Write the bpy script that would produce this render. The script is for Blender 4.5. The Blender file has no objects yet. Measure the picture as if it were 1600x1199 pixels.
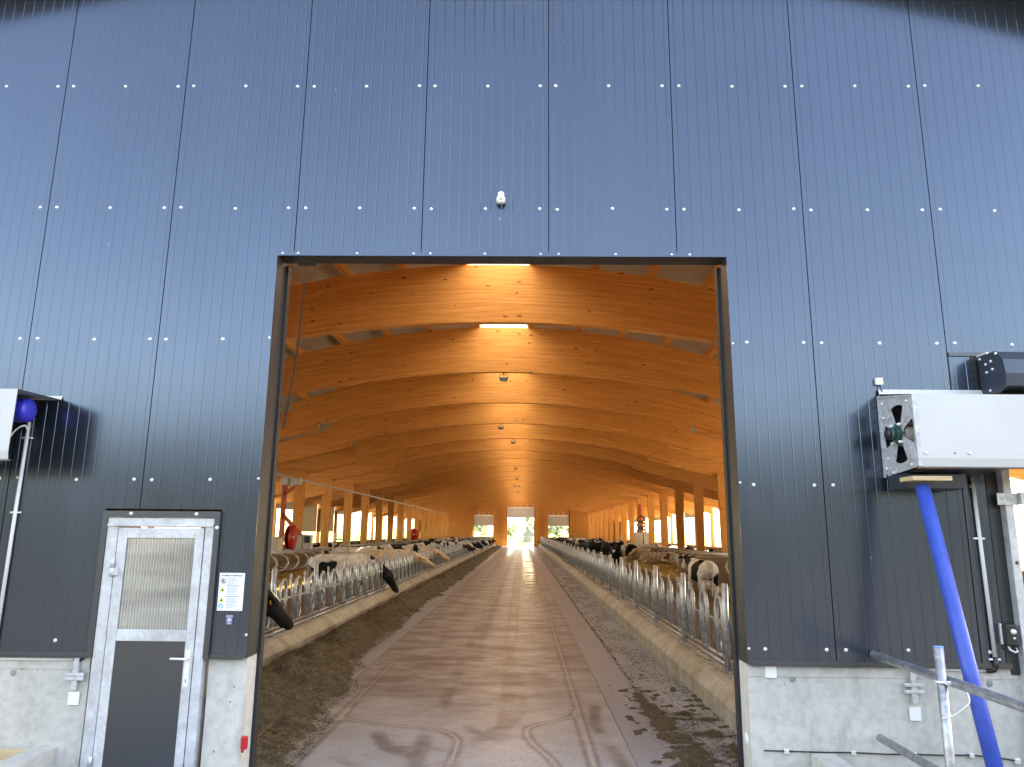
import bpy, bmesh, math, random
import numpy as np
from mathutils import Vector, Matrix, noise
R = math.radians
random.seed(7)
rng = np.random.default_rng(7)
sc = bpy.context.scene
col = sc.collection

# ------------------------------------------------------------------ camera
cam_d = bpy.data.cameras.new('camera'); cam = bpy.data.objects.new('camera', cam_d); col.objects.link(cam)
F, PITCH, YAW, ROLL = 1139.0, .2005, -.0155, .0094
fwd = Vector((math.sin(YAW)*math.cos(PITCH), math.cos(YAW)*math.cos(PITCH), math.sin(PITCH)))
rt = Vector((math.cos(YAW), -math.sin(YAW), 0)); up = rt.cross(fwd)
r2 = rt*math.cos(ROLL)+up*math.sin(ROLL); u2 = -rt*math.sin(ROLL)+up*math.cos(ROLL)
M = Matrix((r2, u2, -fwd)).transposed().to_4x4(); M.translation = (0, -6.18, 2.08)
cam.matrix_world = M
cam_d.sensor_width = 36; cam_d.lens = 36*F/1600; cam_d.clip_end = 3000; cam_d.clip_start = .05
sc.camera = cam

# ------------------------------------------------------------------ light
SUN_EL, SUN_ROT = R(42), R(66)
w = bpy.data.worlds.new('World'); sc.world = w; w.use_nodes = True
wn = w.node_tree.nodes; wl = w.node_tree.links
sky = wn.new('ShaderNodeTexSky'); sky.sky_type = 'NISHITA'; sky.sun_disc = False
sky.sun_elevation = SUN_EL; sky.sun_rotation = SUN_ROT
sky.air_density = 1.0; sky.dust_density = .4; sky.ozone_density = 1.2
wl.new(sky.outputs[0], wn['Background'].inputs[0]); wn['Background'].inputs[1].default_value = .09
sd = Vector((math.sin(SUN_ROT)*math.cos(SUN_EL), math.cos(SUN_ROT)*math.cos(SUN_EL), math.sin(SUN_EL)))
sun_d = bpy.data.lights.new('sun', 'SUN'); sun = bpy.data.objects.new('sun', sun_d); col.objects.link(sun)
sun_d.energy = 5.0; sun_d.angle = R(.53); sun_d.color = (1, .95, .87)
sun.rotation_euler = sd.to_track_quat('Z', 'Y').to_euler(); sun.location = (0, 0, 40)
vs = sc.view_settings; vs.view_transform = 'Standard'; vs.look = 'None'; vs.exposure = 3.75; vs.gamma = 1
vs.use_curve_mapping = False
vs.use_white_balance = True; vs.white_balance_temperature = 9600; vs.white_balance_tint = 15
sc.cycles.use_denoising = True
try: sc.cycles.denoiser = 'OPENIMAGEDENOISE'
except Exception: pass
sc.cycles.max_bounces = 10; sc.cycles.diffuse_bounces = 7; sc.cycles.glossy_bounces = 4
sc.cycles.transmission_bounces = 6; sc.cycles.caustics_reflective = False; sc.cycles.caustics_refractive = False
sc.cycles.sample_clamp_indirect = 6

# ------------------------------------------------------------------ materials
def mat(name, c=(.5, .5, .5), rough=.6, metal=0, spec=.5):
    m = bpy.data.materials.new(name); m.use_nodes = True
    b = m.node_tree.nodes['Principled BSDF']
    b.inputs['Base Color'].default_value = (*c, 1); b.inputs['Roughness'].default_value = rough
    b.inputs['Metallic'].default_value = metal; b.inputs['Specular IOR Level'].default_value = spec
    return m, m.node_tree.nodes, m.node_tree.links, b
def N(ns, t, **k):
    n = ns.new(t)
    for a, v in k.items():
        if a.startswith('i_'): n.inputs[a[2:].replace('_', ' ')].default_value = v
        else: setattr(n, a, v)
    return n
def ramp(ns, pts, interp='LINEAR'):
    n = ns.new('ShaderNodeValToRGB'); cr = n.color_ramp; cr.interpolation = interp
    while len(cr.elements) < len(pts): cr.elements.new(.5)
    for e, (p, c) in zip(cr.elements, pts):
        e.position = p; e.color = (*c, 1) if len(c) == 3 else c
    return n
def coords(ns, ls, scale=(1, 1, 1), kind='Object', off=None):
    tc = ns.new('ShaderNodeTexCoord'); mp = ns.new('ShaderNodeMapping')
    mp.inputs['Scale'].default_value = scale
    ls.new(tc.outputs[kind], mp.inputs[0])
    if off is not None:
        ls.new(off, mp.inputs['Location'])
    return mp.outputs[0]
def rnd_off(ns, ls, k=60):
    oi = ns.new('ShaderNodeObjectInfo'); m = ns.new('ShaderNodeMath'); m.operation = 'MULTIPLY'; m.inputs[1].default_value = k
    ls.new(oi.outputs['Random'], m.inputs[0]); return m.outputs[0]
def mixc(ns, ls, fac, a, b, blend='MIX'):
    n = ns.new('ShaderNodeMix'); n.data_type = 'RGBA'; n.blend_type = blend
    for s, v in ((n.inputs[0], fac), (n.inputs[6], a), (n.inputs[7], b)):
        if hasattr(v, 'is_output'): ls.new(v, s)
        elif isinstance(v, (int, float)): s.default_value = v
        else: s.default_value = (*v, 1)
    return n.outputs[2]
def bump(ns, ls, h, b, strength=.3, dist=.01):
    n = ns.new('ShaderNodeBump'); n.inputs['Strength'].default_value = strength; n.inputs['Distance'].default_value = dist
    ls.new(h, n.inputs['Height']); ls.new(n.outputs[0], b.inputs['Normal'])
def noisy(name, c1, c2, scale=4, rough=.6, metal=0, detail=6, stretch=(1, 1, 1), bmp=0, spec=.5, lo=.35, hi=.65, bdist=.01):
    m, ns, ls, b = mat(name, c1, rough, metal, spec)
    v = coords(ns, ls, stretch)
    n = N(ns, 'ShaderNodeTexNoise', i_Scale=scale, i_Detail=detail, i_Roughness=.6); ls.new(v, n.inputs['Vector'])
    r = ramp(ns, [(lo, c1), (hi, c2)]); ls.new(n.outputs[0], r.inputs[0]); ls.new(r.outputs[0], b.inputs['Base Color'])
    if bmp: bump(ns, ls, n.outputs[0], b, bmp, bdist)
    return m

def m_panel(name, c, metal, rough):
    m, ns, ls, b = mat(name, c, rough, metal)
    v = coords(ns, ls, (.25, .25, .12))
    n = N(ns, 'ShaderNodeTexNoise', i_Scale=3.0, i_Detail=5.0); ls.new(v, n.inputs['Vector'])
    r = ramp(ns, [(.3, tuple(x*.95 for x in c)), (.7, tuple(x*1.05 for x in c))]); ls.new(n.outputs[0], r.inputs[0])
    v3 = coords(ns, ls, (.5, .5, .25)); n3 = N(ns, 'ShaderNodeTexNoise', i_Scale=3.0, i_Detail=7.0); ls.new(v3, n3.inputs['Vector'])
    rr = ramp(ns, [(.4, (rough,)*3), (.8, (rough+.05,)*3)]); ls.new(n3.outputs[0], rr.inputs[0]); ls.new(rr.outputs[0], b.inputs['Roughness'])
    # sparse white scuffs and dust specks
    v4 = coords(ns, ls, (1, 1, 1)); vo = N(ns, 'ShaderNodeTexVoronoi', i_Scale=2.4); ls.new(v4, vo.inputs['Vector'])
    sp = ramp(ns, [(0, (1, 1, 1)), (.011, (1, 1, 1)), (.015, (0, 0, 0))]); ls.new(vo.outputs['Distance'], sp.inputs[0])
    ls.new(mixc(ns, ls, sp.outputs[0], r.outputs[0], (.5, .5, .5)), b.inputs['Base Color'])
    # faint oil-canning of the thin sheet
    v2 = coords(ns, ls, (2.2, 1, .5)); n2 = N(ns, 'ShaderNodeTexNoise', i_Scale=2.0, i_Detail=2.0); ls.new(v2, n2.inputs['Vector'])
    bump(ns, ls, n2.outputs[0], b, .03, .02)
    return m
PANEL = m_panel('anthracite_sheet', (.073, .096, .133), .85, .2)
TRIM = m_panel('anthracite_trim', (.085, .09, .10), .7, .33)
DARK = mat('black_rubber', (.012, .012, .014), .55)[0]
REVEAL = m_panel('door_reveal', (.03, .032, .036), .3, .45)

def m_concrete(name, c1, c2, c3, rough=.8, holes=True, sc1=1.2):
    m, ns, ls, b = mat(name, c1, rough)
    v = coords(ns, ls)
    n = N(ns, 'ShaderNodeTexNoise', i_Scale=sc1, i_Detail=9.0, i_Roughness=.62); ls.new(v, n.inputs['Vector'])
    r = ramp(ns, [(.3, c2), (.55, c1), (.75, c3)]); ls.new(n.outputs[0], r.inputs[0])
    n2 = N(ns, 'ShaderNodeTexNoise', i_Scale=18.0, i_Detail=6.0); ls.new(v, n2.inputs['Vector'])
    r2 = ramp(ns, [(.3, (.82, .82, .82)), (.6, (1, 1, 1))]); ls.new(n2.outputs[0], r2.inputs[0])
    c = mixc(ns, ls, 1.0, r.outputs[0], r2.outputs[0], 'MULTIPLY')
    if holes:
        vo = N(ns, 'ShaderNodeTexVoronoi', i_Scale=9.0); ls.new(v, vo.inputs['Vector'])
        rv = ramp(ns, [(0, (1, 1, 1)), (.05, (1, 1, 1)), (.09, (0, 0, 0))]); ls.new(vo.outputs['Distance'], rv.inputs[0])
        n3 = N(ns, 'ShaderNodeTexNoise', i_Scale=3.1, i_Detail=2.0); ls.new(v, n3.inputs['Vector'])
        r3 = ramp(ns, [(.5, (0, 0, 0)), (.6, (1, 1, 1))]); ls.new(n3.outputs[0], r3.inputs[0])
        mm = ns.new('ShaderNodeMath'); mm.operation = 'MULTIPLY'; ls.new(rv.outputs[0], mm.inputs[0]); ls.new(r3.outputs[0], mm.inputs[1])
        c = mixc(ns, ls, mm.outputs[0], c, tuple(x*.3 for x in c1))
        # vertical damp streaks and stains running down from the sheet above
        vs_ = coords(ns, ls, (3.2, 3.2, .7)); n4 = N(ns, 'ShaderNodeTexNoise', i_Scale=1.6, i_Detail=6.0, i_Roughness=.7); ls.new(vs_, n4.inputs['Vector'])
        r4 = ramp(ns, [(.54, (0, 0, 0)), (.72, (.55, .55, .55))]); ls.new(n4.outputs[0], r4.inputs[0])
        c = mixc(ns, ls, r4.outputs[0], c, tuple(x*.5 for x in c1))
    ls.new(c, b.inputs['Base Color'])
    bump(ns, ls, n2.outputs[0], b, .25, .004)
    return m
CONC = m_concrete('plinth_concrete', (.56, .53, .485), (.48, .452, .412), (.62, .59, .545))
KERB = m_concrete('kerb_concrete', (.38, .325, .25), (.25, .2, .14), (.46, .40, .32), sc1=2.2)
WALLC = m_concrete('stall_concrete', (.25, .17, .105), (.17, .11, .065), (.31, .22, .14), holes=False)
COWFLOOR = noisy('cow_floor_concrete', (.085, .062, .042), (.16, .12, .08), 2.5, .45, bmp=.3)

def m_wood(name, base, dark, light, bow=0.0, knots=1.0, axis='x'):
    m, ns, ls, b = mat(name, base, .6, spec=.25)
    tc = ns.new('ShaderNodeTexCoord'); sep = ns.new('ShaderNodeSeparateXYZ'); ls.new(tc.outputs['Object'], sep.inputs[0])
    along, across = (sep.outputs[0], sep.outputs[2]) if axis == 'x' else (sep.outputs[2], sep.outputs[0])
    if axis == 'y': along, across = sep.outputs[1], sep.outputs[2]
    def mth(op, a, bb):
        n = ns.new('ShaderNodeMath'); n.operation = op
        for i, vv in enumerate((a, bb)):
            if hasattr(vv, 'is_output'): ls.new(vv, n.inputs[i])
            else: n.inputs[i].default_value = vv
        return n.outputs[0]
    if bow: across = mth('ADD', across, mth('MULTIPLY', mth('MULTIPLY', along, along), bow))
    off = rnd_off(ns, ls, 37)
    lam = mth('FLOOR', mth('MULTIPLY', across, 25.0), 0)
    wn_ = ns.new('ShaderNodeTexWhiteNoise'); wn_.noise_dimensions = '2D'
    cb = ns.new('ShaderNodeCombineXYZ'); ls.new(lam, cb.inputs[0])
    ls.new(mth('ADD', off, mth('FLOOR', mth('ADD', mth('MULTIPLY', along, .28), mth('MULTIPLY', lam, .37)), 0)), cb.inputs[1]); ls.new(cb.outputs[0], wn_.inputs['Vector'])
    cv = ns.new('ShaderNodeCombineXYZ'); ls.new(mth('ADD', mth('MULTIPLY', along, .55), off), cv.inputs[0]); ls.new(mth('MULTIPLY', across, 14.0), cv.inputs[1]); ls.new(sep.outputs[1] if axis != 'y' else sep.outputs[0], cv.inputs[2])
    n = N(ns, 'ShaderNodeTexNoise', i_Scale=2.0, i_Detail=8.0, i_Roughness=.65); ls.new(cv.outputs[0], n.inputs['Vector'])
    r = ramp(ns, [(.28, dark), (.5, base), (.75, light)]); ls.new(n.outputs[0], r.inputs[0])
    lr = ramp(ns, [(0, (.86, .83, .8)), (1, (1.0, 1.0, 1.0))]); ls.new(wn_.outputs['Value'], lr.inputs[0])
    c = mixc(ns, ls, 1.0, r.outputs[0], lr.outputs[0], 'MULTIPLY')
    # knots: dark ellipses, in uneven clusters
    ck = ns.new('ShaderNodeCombineXYZ'); ls.new(mth('ADD', mth('MULTIPLY', along, 3.2), off), ck.inputs[0]); ls.new(mth('MULTIPLY', across, 8.0), ck.inputs[1]); ls.new(mth('FLOOR', sep.outputs[1], 0) if axis != 'y' else off, ck.inputs[2])
    vo = N(ns, 'ShaderNodeTexVoronoi', i_Scale=1.0, i_Randomness=1.0); ls.new(ck.outputs[0], vo.inputs['Vector'])
    sz = mth('MULTIPLY', mth('SUBTRACT', ns_sep(ns, ls, vo.outputs['Color']), .28), .27*knots)
    kf = ns.new('ShaderNodeMapRange'); ls.new(mth('SUBTRACT', vo.outputs['Distance'], sz), kf.inputs[0])
    kf.inputs[1].default_value = 0.03; kf.inputs[2].default_value = -.02; kf.inputs[3].default_value = 0; kf.inputs[4].default_value = 1
    c = mixc(ns, ls, mth('MULTIPLY', kf.outputs[0], .85), c, tuple(x*.35 for x in dark))
    ls.new(c, b.inputs['Base Color'])
    bump(ns, ls, n.outputs[0], b, .06, .003)
    return m
def ns_sep(ns, ls, colr):
    s = ns.new('ShaderNodeSeparateColor'); ls.new(colr, s.inputs[0]); return s.outputs[0]
WB, WD, WL = (.63, .29, .085), (.47, .185, .045), (.74, .37, .125)
BEAM = m_wood('glulam_beam_wood', WB, WD, WL, bow=.021)
WOODX = m_wood('glulam_straight_wood', WB, WD, WL)
WOODZ = m_wood('glulam_column_wood', WB, WD, WL, axis='z')
WOODY = m_wood('purlin_wood', WB, WD, WL, axis='y', knots=.6)
PLANK = m_wood('raw_plank_wood', (.62, .47, .27), (.5, .34, .17), (.72, .58, .36))
DECK = noisy('roof_insulation', (.42, .38, .31), (.5, .46, .38), 2, .7)

def m_galv(name, c=(.42, .435, .46), rough=.42, metal=.75, sc_=28, mx=.6):
    m, ns, ls, b = mat(name, c, rough, metal)
    v = coords(ns, ls); vo = N(ns, 'ShaderNodeTexVoronoi', i_Scale=sc_); ls.new(v, vo.inputs['Vector'])
    n = N(ns, 'ShaderNodeTexNoise', i_Scale=6.0, i_Detail=6.0); ls.new(v, n.inputs['Vector'])
    r = ramp(ns, [(.25, tuple(x*.72 for x in c)), (.75, tuple(min(1, x*1.2) for x in c))])
    a = mixc(ns, ls, mx, n.outputs[0], ns_sep2(vo)); ls.new(a, r.inputs[0]); ls.new(r.outputs[0], b.inputs['Base Color'])
    rr = ramp(ns, [(.3, (rough-.1,)*3), (.7, (rough+.15,)*3)]); ls.new(n.outputs[0], rr.inputs[0]); ls.new(rr.outputs[0], b.inputs['Roughness'])
    return m
def ns_sep2(vo): return vo.outputs['Color']
GALV = m_galv('galvanised_steel')
GALVD = m_galv('galvanised_door_frame', (.56, .57, .59), .45, .3, 30, .22)
GALVL = m_galv('galvanised_plate', (.5, .52, .55), .45, .25, 30)
GALVF = m_galv('galvanised_fence', (.42, .425, .44), .36, .72)
HOOP = m_galv('worn_steel', (.5, .45, .38), .4, .6)
WHITE = noisy('white_sheet', (.52, .52, .52), (.57, .57, .57), 1.5, .38)
WPLAST = mat('white_plastic', (.8, .8, .78), .4)[0]
CONDUIT = mat('conduit_plastic', (.66, .66, .65), .4)[0]
BLUE = noisy('blue_paint', (.018, .07, .40), (.028, .095, .48), 9, .42)
MOTORB = mat('motor_blue', (.02, .03, .52), .33)[0]
RED = mat('red_plastic', (.5, .012, .02), .4)[0]
RUST = noisy('red_oxide_paint', (.38, .07, .025), (.5, .12, .05), 8, .5)
ZINCB = mat('screw_metal', (.8, .8, .8), .35, .4)[0]
GREEN = mat('bearing_green', (.02, .075, .06), .4)[0]
BLACKP = mat('black_plastic', (.015, .015, .017), .35)[0]
BOX = noisy('feeder_sheet', (.5, .46, .38), (.58, .53, .44), 3, .5)
SCREEN = mat('dark_display', (.05, .06, .1), .2)[0]
GREYD = m_panel('dark_housing', (.06, .075, .1), .6, .35)
YTAG = mat('yellow_tag', (.75, .5, .03), .5)[0]
EYE = mat('dark_eye', (.008, .006, .005), .1)[0]
SKYL = mat('skylight_sheet')[0]
ns, ls = SKYL.node_tree.nodes, SKYL.node_tree.links
tr = ns.new('ShaderNodeBsdfTranslucent'); tr.inputs[0].default_value = (.5, .5, .485, 1); ls.new(tr.outputs[0], ns['Material Output'].inputs[0])

def m_floor():
    m, ns, ls, b = mat('alley_concrete', (.3, .24, .2), .4)
    at = ns.new('ShaderNodeAttribute'); at.attribute_name = 'wear'
    sp = ns.new('ShaderNodeSeparateColor'); ls.new(at.outputs['Color'], sp.inputs[0])
    v = coords(ns, ls, (.85, 1.0, 1)); n = N(ns, 'ShaderNodeTexNoise', i_Scale=1.1, i_Detail=9.0, i_Roughness=.66); ls.new(v, n.inputs['Vector'])
    base = ramp(ns, [(.3, (.145, .128, .12)), (.48, (.27, .25, .238)), (.7, (.44, .43, .43))]); ls.new(n.outputs[0], base.inputs[0])
    v2 = coords(ns, ls, (.6, 1.35, 1)); n2 = N(ns, 'ShaderNodeTexNoise', i_Scale=1.5, i_Detail=9.0, i_Roughness=.72); ls.new(v2, n2.inputs['Vector'])
    rr = ramp(ns, [(.44, (0, 0, 0)), (.66, (1, 1, 1))]); ls.new(n2.outputs[0], rr.inputs[0])
    mu = ns.new('ShaderNodeMath'); mu.operation = 'MULTIPLY'; ls.new(rr.outputs[0], mu.inputs[0]); ls.new(sp.outputs[1], mu.inputs[1])
    c = mixc(ns, ls, mu.outputs[0], base.outputs[0], (.15, .078, .055))
    door_sheen = ns.new('ShaderNodeMapRange'); ls.new(sp.outputs[1], door_sheen.inputs[0]); door_sheen.inputs[1].default_value = .1; door_sheen.inputs[2].default_value = .6; door_sheen.inputs[3].default_value = .5; door_sheen.inputs[4].default_value = 0
    c = mixc(ns, ls, door_sheen.outputs[0], c, (.42, .42, .43))  # sky sheen near the doorway, painted into the floor colour
    v3 = coords(ns, ls); n3 = N(ns, 'ShaderNodeTexNoise', i_Scale=40.0, i_Detail=5.0); ls.new(v3, n3.inputs['Vector'])
    g = ramp(ns, [(.3, (.75, .75, .75)), (.6, (1, 1, 1))]); ls.new(n3.outputs[0], g.inputs[0])
    c = mixc(ns, ls, 1.0, c, g.outputs[0], 'MULTIPLY')
    dk = ns.new('ShaderNodeMath'); dk.operation = 'MULTIPLY'; ls.new(sp.outputs[0], dk.inputs[0])
    nr = ramp(ns, [(.3, (.45, .45, .45)), (.6, (1, 1, 1))]); ls.new(n2.outputs[0], nr.inputs[0]); ls.new(nr.outputs[0], dk.inputs[1])
    c = mixc(ns, ls, dk.outputs[0], c, (.075, .052, .04))
    c = mixc(ns, ls, sp.outputs[2], c, (.52, .45, .37))
    ls.new(c, b.inputs['Base Color'])
    ro = ramp(ns, [(.3, (.28, .28, .28)), (.7, (.52, .52, .52))]); ls.new(n2.outputs[0], ro.inputs[0])
    rw = ramp(ns, [(.42, (.07, .07, .07)), (.62, (.4, .4, .4))]); ls.new(n2.outputs[0], rw.inputs[0]); ls.new(mixc(ns, ls, at.outputs['Alpha'], ro.outputs[0], rw.outputs[0]), b.inputs['Roughness'])
    bump(ns, ls, n3.outputs[0], b, .12, .004)
    return m
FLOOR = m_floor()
STRIP = noisy('smooth_strip', (.24, .255, .28), (.31, .325, .355), 1.2, .3, detail=9, stretch=(1, .35, 1), bmp=.03)
YARD = noisy('dark_yard', (.02, .018, .017), (.035, .032, .03), 3, .9, bmp=.4)
GROUND = noisy('pale_gravel', (.5, .47, .42), (.6, .57, .52), 3, .9, bmp=.4)
GRASS = noisy('meadow_grass', (.10, .16, .035), (.17, .22, .06), .5, .9)
BLOCKER = noisy('blocker_dark', (.008, .012, .007), (.018, .022, .013), .35, .95)  # near-black surface of the added ridge behind the camera
FEED = noisy('silage', (.046, .033, .018), (.125, .09, .048), 26, .9, bmp=.9, detail=8, bdist=.03)
STRAND = noisy('silage_strands', (.125, .09, .045), (.29, .215, .11), 9, .9)
STRAW = noisy('bedding_straw', (.50, .35, .12), (.72, .54, .23), 22, .9, bmp=.8, detail=8, bdist=.03)
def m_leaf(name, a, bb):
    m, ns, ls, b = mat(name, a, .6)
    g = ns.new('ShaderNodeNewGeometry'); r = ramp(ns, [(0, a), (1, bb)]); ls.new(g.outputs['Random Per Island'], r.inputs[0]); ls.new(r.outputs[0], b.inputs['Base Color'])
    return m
LEAF = m_leaf('washed_out_leaves', (.28, .33, .19), (.46, .5, .33))  # haze and glare of the far view put into the leaf colour
BARK = noisy('bark', (.09, .06, .04), (.14, .1, .07), 12, .9)
TIN = noisy('shed_tin', (.16, .17, .19), (.2, .22, .24), 3, .6)

def m_glazing():
    m, ns, ls, b = mat('ribbed_polycarbonate', (.62, .58, .5), .18)
    b.inputs['Transmission Weight'].default_value = .35
    v = coords(ns, ls, (1, 1, 1)); n = N(ns, 'ShaderNodeTexNoise', i_Scale=1.6, i_Detail=3.0)
    v2 = coords(ns, ls, (.4, 1, 2.6)); ls.new(v2, n.inputs['Vector'])
    r = ramp(ns, [(.35, (.42, .39, .34)), (.5, (.60, .56, .48)), (.68, (.8, .75, .66))]); ls.new(n.outputs[0], r.inputs[0]); ls.new(r.outputs[0], b.inputs['Base Color'])
    return m
GLAZ = m_glazing()

def m_cow(name, ca, cb, thr, scale=1.5, white_legs=True):
    m, ns, ls, b = mat(name, ca, .75, spec=.2)
    off = rnd_off(ns, ls, 90); cv = ns.new('ShaderNodeCombineXYZ'); ls.new(off, cv.inputs[0]); ls.new(off, cv.inputs[2])
    tc = ns.new('ShaderNodeTexCoord'); ad = ns.new('ShaderNodeVectorMath'); ls.new(tc.outputs['Object'], ad.inputs[0]); ls.new(cv.outputs[0], ad.inputs[1])
    n = N(ns, 'ShaderNodeTexNoise', i_Scale=scale, i_Detail=2.0, i_Roughness=.45); ls.new(ad.outputs[0], n.inputs['Vector'])
    f = n.outputs[0]
    if white_legs:
        sep = ns.new('ShaderNodeSeparateXYZ'); ls.new(tc.outputs['Object'], sep.inputs[0])
        mr = ns.new('ShaderNodeMapRange'); ls.new(sep.outputs[2], mr.inputs[0])
        mr.inputs[1].default_value = .3; mr.inputs[2].default_value = .75; mr.inputs[3].default_value = .3; mr.inputs[4].default_value = 0
        a2 = ns.new('ShaderNodeMath'); a2.operation = 'ADD'; ls.new(f, a2.inputs[0]); ls.new(mr.outputs[0], a2.inputs[1]); f = a2.outputs[0]
    r = ramp(ns, [(thr-.012, ca), (thr+.012, cb)]); ls.new(f, r.inputs[0])
    n2 = N(ns, 'ShaderNodeTexNoise', i_Scale=7.0, i_Detail=5.0); ls.new(tc.outputs['Object'], n2.inputs['Vector'])
    d = ramp(ns, [(.3, (.72, .66, .58)), (.62, (1, 1, 1))]); ls.new(n2.outputs[0], d.inputs[0])
    ls.new(mixc(ns, ls, 1.0, r.outputs[0], d.outputs[0], 'MULTIPLY'), b.inputs['Base Color'])
    n3 = N(ns, 'ShaderNodeTexNoise', i_Scale=60.0, i_Detail=3.0); ls.new(tc.outputs['Object'], n3.inputs['Vector']); bump(ns, ls, n3.outputs[0], b, .2, .006)
    return m
BLK, WHT, CRM, RDB, PNK = (.012, .011, .011), (.70, .67, .62), (.64, .50, .36), (.2, .06, .025), (.55, .33, .26)
COW = {'pied': m_cow('pied_hide', BLK, WHT, .5), 'black': m_cow('black_hide', BLK, WHT, .64), 'white': m_cow('white_hide', BLK, WHT, .38),
       'cream': m_cow('cream_hide', PNK, CRM, .40), 'redpied': m_cow('red_pied_hide', RDB, WHT, .5), 'brown': m_cow('brown_hide', RDB, CRM, .66)}

def m_blackhead():
    m = m_cow('black_headed_hide', BLK, WHT, .50); ns, ls = m.node_tree.nodes, m.node_tree.links; b = ns['Principled BSDF']
    old = b.inputs['Base Color'].links[0].from_socket; tc = ns.new('ShaderNodeTexCoord'); sp = ns.new('ShaderNodeSeparateXYZ'); ls.new(tc.outputs['Object'], sp.inputs[0])
    mr = ns.new('ShaderNodeMapRange'); ls.new(sp.outputs[0], mr.inputs[0]); mr.inputs[1].default_value = .86; mr.inputs[2].default_value = .92
    ls.new(mixc(ns, ls, mr.outputs[0], old, BLK), b.inputs['Base Color']); return m
COW['blackhead'] = m_blackhead()
COW['jet'] = m_cow('jet_hide', BLK, WHT, .80, white_legs=False)
def m_blaze():
    m = m_cow('blaze_hide', BLK, WHT, .82, white_legs=False); ns, ls = m.node_tree.nodes, m.node_tree.links; b = ns['Principled BSDF']
    old = b.inputs['Base Color'].links[0].from_socket
    tc = ns.new('ShaderNodeTexCoord'); mp = ns.new('ShaderNodeMapping'); mp.inputs['Location'].default_value = (-1.33, 0, -.99); ls.new(tc.outputs['Object'], mp.inputs[0])
    mp2 = ns.new('ShaderNodeMapping'); mp2.inputs['Scale'].default_value = (5.0, 13, 8); ls.new(mp.outputs[0], mp2.inputs[0])
    ln = ns.new('ShaderNodeVectorMath'); ln.operation = 'LENGTH'; ls.new(mp2.outputs[0], ln.inputs[0])
    r = ramp(ns, [(.0, (1, 1, 1)), (.85, (1, 1, 1)), (.95, (0, 0, 0))]); ls.new(ln.outputs['Value'], r.inputs[0])
    ls.new(mixc(ns, ls, r.outputs[0], old, WHT), b.inputs['Base Color']); return m
COW['blaze'] = m_blaze()
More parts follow.
